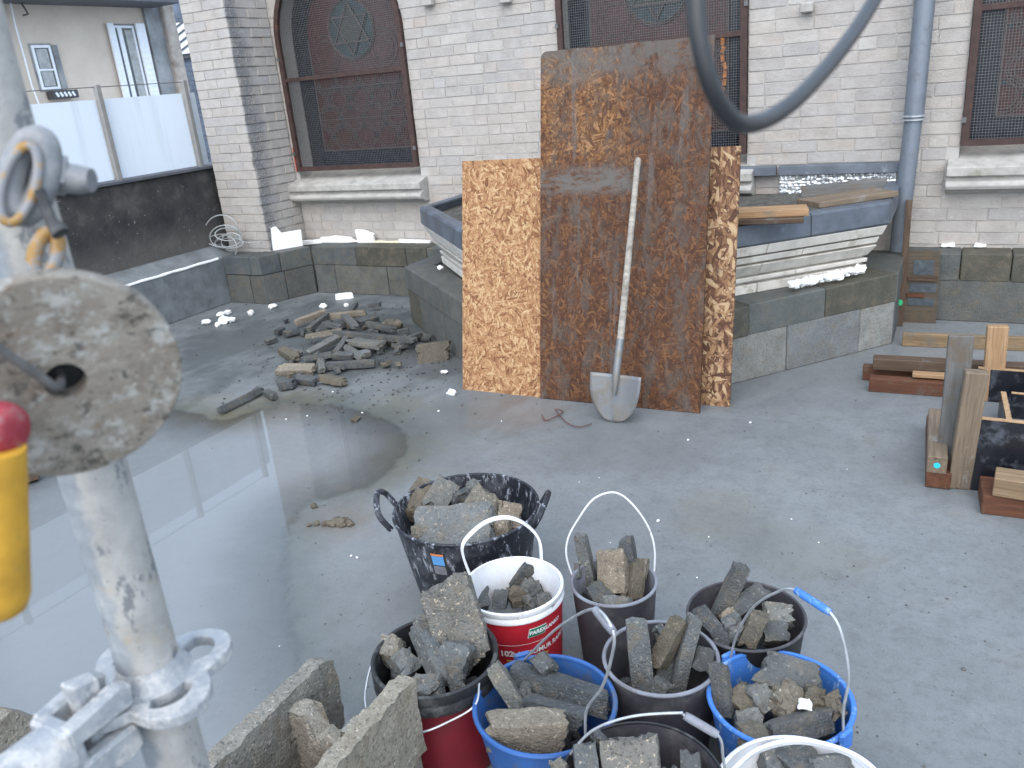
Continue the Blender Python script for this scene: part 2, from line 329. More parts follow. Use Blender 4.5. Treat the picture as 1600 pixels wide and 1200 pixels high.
P_INKB = simple('blue_print', (.10, .30, .60), .5, .05, 20, bump=0)
P_INKK = simple('black_print', (.03, .03, .035), .5, .05, 20, bump=0)
STEEL = simple('bail_steel', (.46, .48, .50), .38, .2, 40, metal=.6, bump=.05)
SHOV = simple('worn_shovel_steel', (.185, .195, .21), .5, .25, 14, metal=.4, bump=.15, dirt=(.17, .16, .145), dirtth=(.42, .58), dscale=14)
m = Mt('cement_splashed_galvanised', .6, .15)
c = m.ramp(m.noise(34, 9, .75), [(.3, (.17, .19, .215)), (.6, (.36, .375, .385))])
c = m.mix(m.step(m.noise(40, 9, .8), .46, .60), c, (.47, .46, .445)); c = m.mix(m.step(m.noise(62, 7, .8), .60, .66), c, (.17, .18, .20)); c = m.mix(m.math('MULTIPLY', m.step(m.noise(19, 5, .7, v=m.mapv(m.pos(), loc=(4, 4, 2))), .45, .65), .5), c, (.22, .24, .27))
m.col(c).bump(m.noise(40, 7, .7), .5, .004); GALV = m.m
m = Mt('scaffold_tube_finish', .6, .15)      # bluish shade side and lit cream cement side painted into the colour, flaked
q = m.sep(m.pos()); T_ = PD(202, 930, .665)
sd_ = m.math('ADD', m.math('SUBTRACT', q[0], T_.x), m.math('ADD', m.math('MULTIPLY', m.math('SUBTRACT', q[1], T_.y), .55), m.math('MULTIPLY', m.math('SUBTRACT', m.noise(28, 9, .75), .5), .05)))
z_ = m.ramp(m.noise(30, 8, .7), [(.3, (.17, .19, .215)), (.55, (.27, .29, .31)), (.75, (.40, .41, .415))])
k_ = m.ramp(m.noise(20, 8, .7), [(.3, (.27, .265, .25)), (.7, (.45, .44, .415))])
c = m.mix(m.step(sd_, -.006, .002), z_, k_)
fl_ = m.math('MULTIPLY', m.step(m.noise(34, 6, .7, v=m.mapv(m.pos(), (1, 1, .45))), .555, .60), m.step(m.noise(120, 3, .7), .35, .5))
c = m.mix(m.math('MULTIPLY', fl_, .85), c, (.135, .145, .16))
c = m.mix(m.step(m.noise(150, 3, .8), .66, .72), c, (.10, .105, .115))
c = m.mix(m.math('MULTIPLY', m.step(m.noise(16, 6, .7, v=m.mapv(m.pos(), loc=(2, 8, 1))), .58, .68), .5), c, (.36, .30, .22))
m.col(c).bump(m.noise(45, 7, .7), .5, .004); TUBEM = m.m
m = Mt('weathered_plywood_disc', .8, spec=.2); o = m.mapv(m.pos(), (1, 1, 1.4))
c = m.ramp(m.noise(26, 9, .7, v=o), [(.28, (.11, .093, .076)), (.5, (.20, .178, .15)), (.7, (.28, .26, .23))])
c = m.mix(m.math('MULTIPLY', m.step(m.noise(34, 10, .8, v=m.mapv(o, loc=(3, 3, 3))), .53, .60), .85), c, (.34, .34, .32))
c = m.mix(m.math('MULTIPLY', m.step(m.noise(75, 9, .85, v=m.mapv(m.pos(), loc=(2, 3, 9))), .56, .62), .7), c, (.36, .36, .34))
c = m.mix(m.math('MULTIPLY', m.step(m.noise(22, 7, .7, v=m.mapv(o, loc=(8, 1, 2))), .57, .70), .55), c, (.16, .095, .055))
c = m.mix(m.math('MULTIPLY', m.step(m.noise(30, 9, .8, v=m.mapv(o, loc=(1, 6, 2))), .53, .60), .85), c, (.042, .038, .035))
c = m.mix(m.math('MULTIPLY', m.step(m.noise(60, 8, .8, v=m.mapv(m.pos(), loc=(6, 6, 1))), .56, .61), .8), c, (.05, .045, .04))
c = m.mix(m.math('MULTIPLY', m.step(m.noise(40, 6, .8, v=m.mapv(m.pos(), (1, 1, 14))), .58, .64), .35), c, (.07, .06, .05))
m.col(c).bump(m.noise(70, 7, .7, v=o), .5, .003); DISC = m.m
RUBBER = simple('grey_rubber_cable', (.019, .020, .023), .42, .2, 30, bump=.05)
REDCAP = simple('red_cap', (.27, .025, .038), .6, .3, 60, dirt=(.24, .12, .11), dirtth=(.5, .66), dscale=60)
YELLOW = simple('yellow_steel', (.50, .27, .025), .55, .2, 40, dirt=(.30, .19, .05), dirtth=(.54, .66), dscale=30)
WORNY = simple('worn_yellow_ring', (.34, .19, .045), .55, .3, 60, dirt=(.21, .215, .225), dirtth=(.42, .52), dscale=60)
ROPE = simple('grey_rope', (.105, .10, .098), .8, .25, 90, bump=.3)
CSTEEL = simple('worn_coupler_steel', (.17, .19, .215), .55, .35, 40, metal=.2, bump=.3, c2=(.33, .33, .33), dirt=(.34, .25, .12), dirtth=(.62, .72), dscale=40)
COILW = simple('coil_cable', (.34, .36, .36), .5, .1, 30, bump=0)
RUSTW = simple('rusty_wire', (.10, .035, .022), .8, .3, 30, bump=0)
CYAN = simple('cyan_paint', (.02, .45, .55), .6, .1, 30, bump=0)
GREENP = simple('green_paint', (.02, .45, .17), .6, .1, 30, bump=0)
SLOTB = simple('blue_grey_slot', (.055, .07, .082), .6, .4, 30, bump=.3)
LWOOD = W_BRN
MULCH = simple('grit', (.09, .09, .085), .9, .5, 60, bump=0)

# ------------------------------------------------------------------ object helpers
def wloc(o):
    p = Vector((0, 0, 0))
    while o is not None: p += o.location; o = o.parent
    return p
def link(name, me, mat, parent=None, loc=None):
    o = bpy.data.objects.new(name, me); COL.objects.link(o)
    if mat and not me.materials: me.materials.append(mat)
    if parent: o.parent = parent
    if loc is not None: o.location = loc
    return o
def tag(o, label=None, cat=None, group=None, kind=None):
    if label: o['label'] = label
    if cat: o['category'] = cat
    if group: o['group'] = group
    if kind: o['kind'] = kind
    return o
def thing(name, label, cat, loc=(0, 0, 0), group=None):
    o = bpy.data.objects.new(name, None); COL.objects.link(o); o.location = loc; o.empty_display_size = .05
    return tag(o, label, cat, group)
class MB:
    def __init__(s): s.v = []; s.f = []; s.sm = []
    def add(s, vs, fs, smooth=False):
        k = len(s.v); s.v += [Vector(p) for p in vs]; s.f += [tuple(i + k for i in f) for f in fs]; s.sm += [smooth] * len(fs); return s
    def box(s, c, d, M=None):
        c = Vector(c); h = Vector(d) / 2
        vs = [Vector((x * h.x, y * h.y, z * h.z)) for x in (-1, 1) for y in (-1, 1) for z in (-1, 1)]
        vs = [(M @ p if M else p) + c for p in vs]
        return s.add(vs, [(0, 1, 3, 2), (4, 6, 7, 5), (0, 4, 5, 1), (2, 3, 7, 6), (0, 2, 6, 4), (1, 5, 7, 3)])
    def prism(s, poly, h, up=None):      # poly: list of Vector (3d), h: Vector extrusion
        n = len(poly); h = Vector(h); poly = [Vector(p) for p in poly]
        vs = poly + [p + h for p in poly]
        return s.add(vs, [tuple(range(n))[::-1], tuple(range(n, 2 * n))] + [(i, (i + 1) % n, n + (i + 1) % n, n + i) for i in range(n)])
    def tube(s, pts, r, n=8, caps=True, closed=False):
        pts = [Vector(p) for p in pts]; N = len(pts); rr = r if isinstance(r, (list, tuple)) else [r] * N
        vs = []; ref = None
        for i, p in enumerate(pts):
            if closed: t = pts[(i + 1) % N] - pts[i - 1]
            else: t = pts[min(i + 1, N - 1)] - pts[max(i - 1, 0)]
            t.normalize()
            if ref is None:
                ref = t.orthogonal().normalized()
            ref = (ref - t * ref.dot(t)).normalized(); b = t.cross(ref)
            for k in range(n):
                a = 2 * math.pi * k / n; vs.append(p + (ref * math.cos(a) + b * math.sin(a)) * rr[i])
        fs = []
        for i in range(N if closed else N - 1):
            j = (i + 1) % N
            for k in range(n): fs.append((i * n + k, i * n + (k + 1) % n, j * n + (k + 1) % n, j * n + k))
        s.add(vs, fs, True)
        if caps and not closed: s.add([], []); k0 = len(s.v) - N * n; s.f += [tuple(k0 + k for k in range(n))[::-1], tuple(k0 + (N - 1) * n + k for k in range(n))]; s.sm += [False, False]
        return s
    def lathe(s, prof, c, n=40, axis=None, jit=0., a0=0, a1=2 * math.pi):
        c = Vector(c); Q = axis or Matrix.Identity(3); full = abs(a1 - a0 - 2 * math.pi) < 1e-4; m = n if full else n + 1
        vs = [c + Q @ Vector((r * math.cos(a0 + (a1 - a0) * k / n), r * math.sin(a0 + (a1 - a0) * k / n), z)) for (r, z) in prof for k in range(m)]
        fs = []
        for i in range(len(prof) - 1):
            for k in range(n):
                k2 = (k + 1) % m; fs.append((i * m + k, i * m + k2, (i + 1) * m + k2, (i + 1) * m + k))
        return s.add(vs, fs, True)
    def build(s, name, mat, parent=None, bevel=0., sharp=40, seg=1):
        off = wloc(parent) if parent else Vector((0, 0, 0))
        me = bpy.data.meshes.new(name); me.from_pydata([tuple(p - off) for p in s.v], [], s.f)
        for p, sm in zip(me.polygons, s.sm): p.use_smooth = sm
        if bevel:
            bm = bmesh.new(); bm.from_mesh(me)
            es = [e for e in bm.edges if len(e.link_faces) == 2 and e.calc_face_angle(0) > .5]
            bmesh.ops.bevel(bm, geom=es, offset=bevel, segments=seg, affect='EDGES', clamp_overlap=True); bm.to_mesh(me); bm.free()
        if any(s.sm): me.set_sharp_from_angle(angle=rad(sharp))
        return link(name, me, mat, parent)
def spline(pts, n=6, closed=False):
    pts = [Vector(p) for p in pts]; out = []; N = len(pts)
    for i in range(N if closed else N - 1):
        if closed: a, b, c, d = pts[i - 1], pts[i], pts[(i + 1) % N], pts[(i + 2) % N]
        else: a, b, c, d = pts[max(i - 1, 0)], pts[i], pts[i + 1], pts[min(i + 2, N - 1)]
        for k in range(n):
            t = k / n; out.append(.5 * ((2 * b) + (c - a) * t + (2 * a - 5 * b + 4 * c - d) * t * t + (3 * b - a - 3 * c + d) * t ** 3))
    if not closed: out.append(pts[-1])
    return out
def frame(x, z):     # rotation with local x along x and local z as near z as possible
    x = Vector(x).normalized(); y = Vector(z).cross(x).normalized(); z = x.cross(y)
    return Matrix((x, y, z)).transposed()
def plank(name, A, B, wid, thk, mat, up=(0, 0, 1), parent=None, bevel=.003, label=None, cat=None, group=None):
    """A,B: centre of the two ends; wid along 'side', thk along up; object keeps its own axes so that the grain follows it"""
    A, B = Vector(A), Vector(B); Q = frame(B - A, up); L = (B - A).length
    b = MB().box((0, 0, 0), (L, wid, thk)); o = b.build(name, mat, None, bevel)
    o.matrix_world = Matrix.Translation((A + B) / 2) @ Q.to_4x4()
    if parent:
        o.parent = parent; o.matrix_world = Matrix.Translation((A + B) / 2) @ Q.to_4x4(); o.location = (A + B) / 2 - wloc(parent)
    if label: tag(o, label, cat, group)
    return o
def chunk_mesh(L, W, T, seed, rough=1., lump=False, cuts=4):
    bm = bmesh.new(); bmesh.ops.create_cube(bm, size=1)
    bmesh.ops.subdivide_edges(bm, edges=bm.edges[:], cuts=cuts, use_grid_fill=True)
    rnd = random.Random(seed); sv = Vector((rnd.uniform(0, 50), rnd.uniform(0, 50), rnd.uniform(0, 50)))
    sk = [rnd.uniform(-.35, .35) for _ in range(4)]
    for v in bm.verts:
        p = v.co.copy()
        if lump: p = p.lerp(p.normalized() * .55, .30)
        else:
            ne = sum(abs(abs(c) - .5) < 1e-4 for c in p)
            if ne >= 2: p *= 1 - .035 * ne * rnd.random()
        q = Vector((p.x * L, p.y * W, p.z * T))
        if not lump and abs(abs(v.co.x) - .5) < 1e-4:
            s = 1 if v.co.x > 0 else -1; j = 0 if s > 0 else 2
            q.x += (sk[j] * v.co.y * W + sk[j + 1] * v.co.z * T) * .8
            q.x -= s * abs(noise.noise(Vector((v.co.y * 2.3, v.co.z * 2.3, s)) + sv)) * min(W, L) * .45 * rough
        a = min(W, T, L)
        q += noise.noise_vector(q * (.8 / a) + sv) * a * (.17 if lump else .045) * rough
        q += noise.noise_vector(q * (2.6 / a) + sv) * a * (.15 if lump else .04) * rough
        q += noise.noise_vector(q * 90 + sv) * (.0045 if lump else .002) * rough
        v.co = q
    me = bpy.data.meshes.new('concrete_piece'); bm.to_mesh(me); bm.free()
    for p in me.polygons: p.use_smooth = True
    me.set_sharp_from_angle(angle=rad(32)); return me
CN = [0]
def chunk(A, B, W, T, mat, label, group=None, name='concrete_strip', roll=None, rough=1., lump=False, cat=None, cuts=4, flat=False):
    A, B = Vector(A), Vector(B); CN[0] += 1; rnd = random.Random(CN[0] * 13 + 5)
    x = (B - A).normalized(); mid = (A + B) / 2; n = V(0, 0, 1) if flat else EYE - mid; n = (n - x * n.dot(x)).normalized()
    if roll is None: roll = rnd.uniform(-.35, .35) if flat else rnd.uniform(-.5, .5)
    n = Matrix.Rotation(roll, 3, x) @ n
    o = link(name, chunk_mesh((B - A).length, W, T, CN[0], rough, lump, max(cuts, 7 if lump else 5 if cuts > 3 else 3)), mat)
    o.matrix_world = Matrix.Translation(mid) @ frame(x, n).to_4x4()
    return tag(o, label, cat or name.split('_', 1)[0] + ' ' + name.split('_', 1)[1], group)
def Cp(a, b, W, T, mat, label, group=None, **k):   # ends given as picture point + height
    return chunk(G(*a), G(*b), W, T, mat, label, group, **k)
def lumps(name, spots, mat, parent=None, seed=1, rng=(.02, .05)):
    bm = bmesh.new(); rnd = random.Random(seed)
    for (p, r) in spots:
        t = bmesh.new(); bmesh.ops.create_icosphere(t, subdivisions=2, radius=1)
        sv = Vector((rnd.uniform(0, 99),) * 3); sc = Vector((rnd.uniform(.7, 1.2), rnd.uniform(.7, 1.2), rnd.uniform(.55, .9)))
        for v in t.verts:
            c = v.co.copy(); c *= 1 + .42 * noise.noise(c * 1.4 + sv) + .28 * noise.noise(c * 3.5 + sv)
            v.co = Vector((c.x * sc.x, c.y * sc.y, c.z * sc.z)) * r + Vector(p)
        me = bpy.data.meshes.new('t'); t.to_mesh(me); t.free(); bm.from_mesh(me); bpy.data.meshes.remove(me)
    me = bpy.data.meshes.new(name); bm.to_mesh(me); bm.free()
    for p in me.polygons: p.use_smooth = True
    me.set_sharp_from_angle(angle=rad(45))
    return link(name, me, mat, parent)

# ================================================================== SETTING
g = MB().add([(-90, -80, -3.2), (90, -80, -3.2), (90, 120, -3.2), (-90, 120, -3.2)], [(0, 1, 2, 3)]).build('ground', GREYR); tag(g, kind='structure')
fl = MB().box((0.3, .6, -.15), (11.9, 11.2, .3)).build('terrace_floor', FLOOR); tag(fl, kind='structure')   # X -5.65..6.25, top z=0
# puddle sheet
pp = [(-160, 940), (-60, 790), (40, 742), (150, 690), (262, 640), (345, 655), (400, 640), (470, 628), (560, 640), (640, 678), (610, 735), (545, 772), (480, 790), (452, 850), (458, 930), (468, 1000), (505, 1060), (555, 1095), (600, 1150), (560, 1330), (300, 1420), (-150, 1420)]
PU = [(p.x, p.y) for p in spline([G(x, y, .004) for x, y in pp], 5, True)]
def pudepth(x, y):
    d = 9.; ins = False; n = len(PU)
    for i in range(n):
        (x1, y1), (x2, y2) = PU[i], PU[i - 1]
        if (y1 > y) != (y2 > y) and x < (x2 - x1) * (y - y1) / (y2 - y1) + x1: ins = not ins
        ex, ey = x2 - x1, y2 - y1; l2 = ex * ex + ey * ey or 1e-9
        k = max(0, min(1, ((x - x1) * ex + (y - y1) * ey) / l2)); d = min(d, math.hypot(x - x1 - k * ex, y - y1 - k * ey))
    return d if ins else -d
gx0, gx1, gy0, gy1, gs = -5.40, -1.0, -.2, 3.95, .05
nx, ny = int((gx1 - gx0) / gs), int((gy1 - gy0) / gs)
dv_ = {}; vs, fs, dl = [], [], []
dd = [[pudepth(gx0 + i * gs, gy0 + j * gs) for j in range(ny + 1)] for i in range(nx + 1)]
def gv(i, j):
    if (i, j) not in dv_: dv_[(i, j)] = len(vs); vs.append((gx0 + i * gs, gy0 + j * gs, .004)); dl.append(dd[i][j])
    return dv_[(i, j)]
for i in range(nx):
    for j in range(ny):
        if max(dd[i][j], dd[i + 1][j], dd[i][j + 1], dd[i + 1][j + 1]) > -.34: fs.append((gv(i, j), gv(i + 1, j), gv(i + 1, j + 1), gv(i, j + 1)))
pu = MB().add(vs, fs).build('puddle', WATER); at_ = pu.data.attributes.new('depth', 'FLOAT', 'POINT')
for i, d in enumerate(dl): at_.data[i].value = d
tag(pu, kind='structure')

# ================================================================== CHAPEL WALL
WY = 5.62; ZC = .0716; Z0 = .3545
WIN = [(-4.43, .625), (-1.90, .645), (.61, .645)]; SPR = 2.03; SILLZ = .985
chapel = thing('chapel_wall', 'pale painted brick chapel wall with arched mesh covered windows', 'wall', (0, WY, 0))
XL, XR, ZT = -5.58, 5.2, 3.4
core = MB()
xs = [XL] + sum([[c - r, c + r] for c, r in WIN], []) + [XR]
for i in range(0, len(xs), 2): core.box(((xs[i] + xs[i + 1]) / 2, WY + .22, ZT / 2), (xs[i + 1] - xs[i], .42, ZT))
for c, r in WIN:
    core.box((c, WY + .22, SILLZ / 2 - .03), (2 * r, .42, SILLZ - .06))
    arc = [V(c - r * math.cos(a), WY + .01, SPR + r * math.sin(a)) for a in [math.pi * k / 24 for k in range(25)]]
    for k in range(24):
        a, b = arc[k], arc[k + 1]
        core.prism([a, b, V(b.x, b.y, ZT), V(a.x, a.y, ZT)], (0, .42, 0))
core.build('mortar_bed', MORTAR, chapel)
# brick shapes
def brick_meshes(mat, n=4):
    out = []
    for i in range(n):
        bm = bmesh.new(); bmesh.ops.create_cube(bm, size=1)
        bmesh.ops.bevel(bm, geom=bm.edges[:], offset=.03, segments=1, affect='EDGES')
        rnd = random.Random(i + 3)
        for v in bm.verts: v.co += Vector((rnd.uniform(-.012, .012), rnd.uniform(-.03, .03), rnd.uniform(-.035, .035)))
        me = bpy.data.meshes.new('brick'); bm.to_mesh(me); bm.free(); me.materials.append(mat); out.append(me)
    return out
BM = brick_meshes(BRICK); BMP = brick_meshes(BRICKP)
def jambs(z):
    r_ = []
    for c, r in WIN:
        if z < SILLZ - .02: continue
        if z <= SPR: r_.append((c - r, c + r))
        elif z < SPR + r: h = math.sqrt(max(0, r * r - (z - SPR) ** 2)); r_.append((c - h, c + h))
    return r_
bricks = []   # (centre, dims, yaw, which)
rb = random.Random(11)
k = 0
while Z0 + k * ZC < ZT - .05:
    zb = Z0 + k * ZC; zc = zb + ZC / 2
    segs = []; x = -5.11
    js = jambs(zc)
    sills = [(-5.08, -3.73), (-2.6, -1.2), (-.10, 1.36)] if .745 < zc < .965 else []
    cuts = sorted(js + sills); cur = -5.10
    for a, b in cuts:
        if a > cur: segs.append((cur, a))
        cur = max(cur, b)
    segs.append((cur, XR))
    for a, b in segs:
        x = a; first = True
        while x < b - .015:
            L = rb.choice((.215, .215, .225, .205, .105))
            if first and rb.random() < .5: L = rb.choice((.105, .16))
            first = False
            if x + L > b - .05: L = b - x
            bricks.append([V(x + L / 2, WY + .0200 + rb.uniform(-.002, .002), zc + rb.uniform(-.001, .001)), (L - rb.uniform(.005, .008), .03, ZC - rb.uniform(.005, .009)), 0, 0]); x += L
    k += 1
# pilaster (projecting buttress at the left end)
pil = MB().prism([V(XL, 5.18, 0), V(-5.118, 5.18, 0), V(-5.09, WY + .3, 0), V(XL, WY + .3, 0)], (0, 0, ZT)).build('pilaster', BRICKP, chapel)
k = 0
while Z0 + k * ZC < ZT - .05:
    zc = Z0 + k * ZC + ZC / 2
    x = XL
    ls = [.235, .23] if k % 2 else [.12, .23, .115]
    for L in ls:
        bricks.append([V(x + L / 2, 5.190 + rb.uniform(-.002, .002), zc), (L - .007, .03, ZC - rb.uniform(.005, .009)), 0, 1]); x += L
    y = 5.165
    for L in ([.12, .22, .11] if k % 2 else [.225, .225]):
        xx = -5.112 + .022 * (y + L / 2 - 5.17) / .45
        bricks.append([V(xx - .013 + rb.uniform(-.002, .002), y + L / 2, zc), (L - .007, .03, ZC - rb.uniform(.005, .009)), math.pi / 2, 1]); y += L
    k += 1
OSBP = [(845, 75), (1135, 52), (1158, 232), (1150, 640), (715, 620), (729, 250)]
def inpoly(x, y, P):
    c = False
    for i in range(len(P)):
        (x1, y1), (x2, y2) = P[i], P[i - 1]
        if (y1 > y) != (y2 > y) and x < (x2 - x1) * (y - y1) / (y2 - y1) + x1: c = not c
    return c
def score(b):
    x, y, d = prj(b[0])
    if not (-8 < x < 1608 and -8 < y < 1208): return 0
    if inpoly(x, y, OSBP) or (-3.45 < b[0].x < -.3 and b[0].z < .82): return 1e-4
    s_ = .55 if b[2] else 1
    return b[1][0] * b[1][2] * s_ / (d * d)
bricks.sort(key=score, reverse=True)
rest = MB(); restp = MB()
for i, (c, d, yaw, wh) in enumerate(bricks):
    par = pil if wh else chapel
    if i < 300:
        o = bpy.data.objects.new('brick', (BMP if wh else BM)[i % 4]); COL.objects.link(o)
        o.parent = par; o.location = c - wloc(par); o.rotation_euler.z = yaw; o.scale = d
    else:
        (restp if wh else rest).box(c, d, Matrix.Rotation(yaw, 3, 'Z'))
o = rest.build('far_bricks', BRICK, chapel); o['kind'] = 'stuff'
o = restp.build('far_bricks', BRICKP, pil); o['kind'] = 'stuff'
# small grey airbrick and stone pads high on the wall
for (x, y) in ((672, 8), (793, 4)):
    p = PY(x, y, WY); MB().box((p.x, WY - .03, p.z + .05), (.085, .05, .11)).build('stone_pad', SILL, chapel, .006)
p = PY(1262, 12, WY); MB().box((p.x, WY - .03, p.z), (.075, .05, .055)).build('stone_pad', SILL, chapel, .006)
# ---- windows
YG = WY + .20; YF = WY - .006
def window(c, r, lights):
    fr = MB()   # iron guard frame (front)
    b = .022
    def inner(rr, n=32): return [V(c - rr * math.cos(math.pi * k / n), YF, SPR + rr * math.sin(math.pi * k / n)) for k in range(n + 1)]
    R0, R1 = r - .004, r - .045
    for sgn in (-1, 1): fr.box((c + sgn * (R0 + R1) / 2, YF, (SILLZ + .02 + SPR) / 2), (R0 - R1, .03, SPR - SILLZ - .02))
    fr.box((c, YF, SILLZ + .035), (2 * R1, .03, .035)); fr.box((c, YF + .001, 1.735), (2 * R1, .026, .03))
    A, B = inner(R0), inner(R1)
    for k in range(32): fr.prism([A[k] - V(0, .015, 0), A[k + 1] - V(0, .015, 0), B[k + 1] - V(0, .015, 0), B[k] - V(0, .015, 0)], (0, .03, 0))
    f = fr.build('window', IRON, chapel)
    me_ = MB(); wv = .00105; step = .0158
    n = int(2 * R1 / step)
    for i in range(1, n):
        x = c - R1 + i * step; dx = abs(x - c); zt = SPR + math.sqrt(max(0, R1 * R1 - dx * dx))
        me_.box((x, YF + .018, (SILLZ + .05 + zt) / 2), (wv * 2, .0016, zt - SILLZ - .05))
    z = SILLZ + .055
    while z < SPR + R1 - .02:
        h = R1 if z < SPR else math.sqrt(R1 * R1 - (z - SPR) ** 2)
        me_.box((c, YF + .0205, z), (2 * h, .0016, wv * 2)); z += step
    me_.build('wire_mesh', WIRE, f)
    for sgn, zz in ((1, 1.15), (1, 1.9), (-1, 1.15), (-1, 1.9)):
        MB().box((c + sgn * (R0 - .006), YF - .02, zz), (.022, .012, .03)).build('fixing_lug', WIRE, f)
    # glazing, set back in the reveal
    def pane(poly, key, y, t=.006): return MB().prism([V(c + x, y, z) for x, z in poly], (0, t, 0)).build('glass', SG[key], f)
    arcp = [(-r * math.cos(math.pi * k / 24), SPR + r * math.sin(math.pi * k / 24)) for k in range(25)]
    pane([(r, SILLZ - .02), (-r, SILLZ - .02)] + arcp, 'navy', YG)
    ri = r - .17; z1 = SILLZ + .16
    arc2 = [(-ri * math.cos(math.pi * k / 20), SPR + ri * math.sin(math.pi * k / 20)) for k in range(21)]
    pane([(ri, z1), (-ri, z1)] + arc2, 'red', YG - .004)
    dz = 2.07
    pane([(.215 * math.cos(2 * math.pi * k / 24), dz + .215 * math.sin(2 * math.pi * k / 24)) for k in range(24)], 'green', YG - .008)
    for rot in (math.pi / 2, -math.pi / 2):
        pane([(.19 * math.cos(rot + 2 * math.pi * k / 3), dz + .19 * math.sin(rot + 2 * math.pi * k / 3)) for k in range(3)], 'olive' if rot > 0 else 'slate', YG - .012 - (.003 if rot > 0 else 0))
    pane([(.11 * math.cos(math.pi / 6 + math.pi * k / 3), dz + .11 * math.sin(math.pi / 6 + math.pi * k / 3)) for k in range(6)], 'olive', YG - .019)
    hx = MB()
    for rot in (math.pi / 2, -math.pi / 2):
        q_ = [V(c + .195 * math.cos(rot + 2 * math.pi * k / 3), YG - .021, dz + .195 * math.sin(rot + 2 * math.pi * k / 3)) for k in range(3)]
        for k in range(3): hx.tube([q_[k], q_[(k + 1) % 3]], .006, 5, False)
    hx.build('star_leading', LEADC, f)
    # small green lozenges where the circles meet, and lead cames: interlaced circles
    ld = MB(); lz = []
    for j in range(4):
        for i in range(-2, 3):
            x0, zz = i * .225 + (.1125 if j % 2 else 0), z1 + .11 + j * .15
            if abs(x0) > ri + .01 or zz > 1.74: continue
            lz.append((x0, zz + .075)); lz.append((x0 + .1125, zz))
            for rr in (.112, .095, .072):
                q = []
                for k in range(25):
                    a = 2 * math.pi * k / 24; x, z = x0 + rr * math.cos(a), zz + rr * math.sin(a)
                    q.append((x, z) if abs(x) < ri and z1 < z < 1.74 else None)
                for a, bb in zip(q, q[1:]):
                    if a and bb: ld.tube([V(c + a[0], YG - .009, a[1]), V(c + bb[0], YG - .009, bb[1])], .0028, 4, False)
    for (x, z) in ((-ri, 0), (ri, 0)): ld.box((c + x, YG - .01, (z1 + SPR) / 2), (.009, .008, SPR - z1))
    for z in (z1, z1 + .25, z1 + .5, 1.74): ld.box((c, YG - .01, z), (2 * ri, .008, .007))
    for rr in (.215, .228):
        ld.tube([V(c + rr * math.cos(2 * math.pi * k / 32), YG - .012, dz + rr * math.sin(2 * math.pi * k / 32)) for k in range(32)], .004, 5, closed=True)
    for sx in (-.25, .25):
        for rr in (.10, .14):
            ld.tube([V(c + sx * 1.15 + rr * math.cos(2 * math.pi * k / 24), YG - .009, dz - .16 + rr * math.sin(2 * math.pi * k / 24)) for k in range(24)], .0025, 4, closed=True)
    ld.build('leading', LEADC, f)
    loz = MB()
    for x, z in lz:
        if abs(x) < ri - .02 and z < 1.7: loz.box((c + x, YG - .011, z), (.022, .006, .022), Matrix.Rotation(math.pi / 4, 3, 'Y'))
    loz.build('glass_lozenges', SG['green'], f)
    if lights:
        for i in range(9): MB().box((c + r - .20 + rb.uniform(-.016, .016), YG - .012, 1.70 - i * .05), (.026, .006, .042), Matrix.Rotation(rb.uniform(-.5, .5), 3, 'Y')).build('glass', SG['amber'], f)  # orange chips: amber light seen in the window, painted as glass colour
    # reveal brick lining left and right
    # stone sill
    prof = [(YG + .02, SILLZ + .012), (WY - .02, .925), (WY - .115, .895), (WY - .115, .845), (WY - .085, .838), (WY - .085, .822), (WY - .112, .812), (WY - .122, .79), (WY - .112, .768), (WY - .07, .758), (WY - .055, .742), (WY + .05, .735), (YG + .02, .80)]
    sl = MB().prism([V(c - r - .055, y, z) for y, z in prof], (2 * r + .11, 0, 0)).build('window_sill', SILL, f, .004)
for i, (c, r) in enumerate(WIN): window(c, r, i > 0)
REDP = simple('red_paint', (.50, .07, .035), .6, .2, 40, bump=0)
MB().box((WIN[0][0] - WIN[0][1] - .004, WY - .006, 1.10), (.016, .022, .20)).build('red_paint_stroke', REDP, chapel, .004)

# ================================================================== KERB OF CONCRETE BLOCKS
kerb = thing('block_kerb', 'low kerb of two courses of grey concrete blocks following the chapel wall', 'low wall', (-2, 5, 0))
KP = [(-5.46, 4.965), (-5.05, 4.965), (-4.86, 5.39), (-3.47, 5.40), (-3.47, 4.78), (-2.42, 3.90), (-1.12, 3.90), (-.27, 4.93), (-.27, 5.44), (3.6, 5.47)]
BL = {'D': BLK_D, 'O': BLK_O, 'L': BLK_L, 'M': BLK_M}
def run(i, low, upp, rev=False):
    a, b = V(*KP[i], 0), V(*KP[i + 1], 0)
    d = (b - a); L = d.length; d.normalize(); n = V(-d.y, d.x, 0)      # n points to the chapel
    for (z0, z1, lst, dep) in ((0.0, .243, low, .17), (.247, .40, upp, .20)):
        s = 0; lst = list(lst); tot = []
        kk = 0
        while s < L - .001:
            ln, key = lst[kk % len(lst)]; kk += 1
            ln = min(ln, L - s); ln = L - s if L - s - ln < .07 else ln
            tot.append((s, ln, key)); s += ln
        for (s, ln, key) in tot:
            if rev: s = L - s - ln
            mid = a + d * (s + ln / 2) + n * (dep / 2 + rb.uniform(-.003, .003) + (.004 if z0 == 0 else 0))
            z1_ = z1 + rb.uniform(-.002, .002) + .0013 * i
            MB().box((mid.x, mid.y, (z0 + z1_) / 2), (ln - .005, dep, z1_ - z0), frame(d, (0, 0, 1))).build('concrete_block', BL[key], kerb, .005)
run(0, [(.26, 'M'), (.16, 'M')], [(.3, 'D'), (.2, 'D')])
run(1, [(.2, 'M'), (.5, 'M')], [(.18, 'D'), (.5, 'D')])
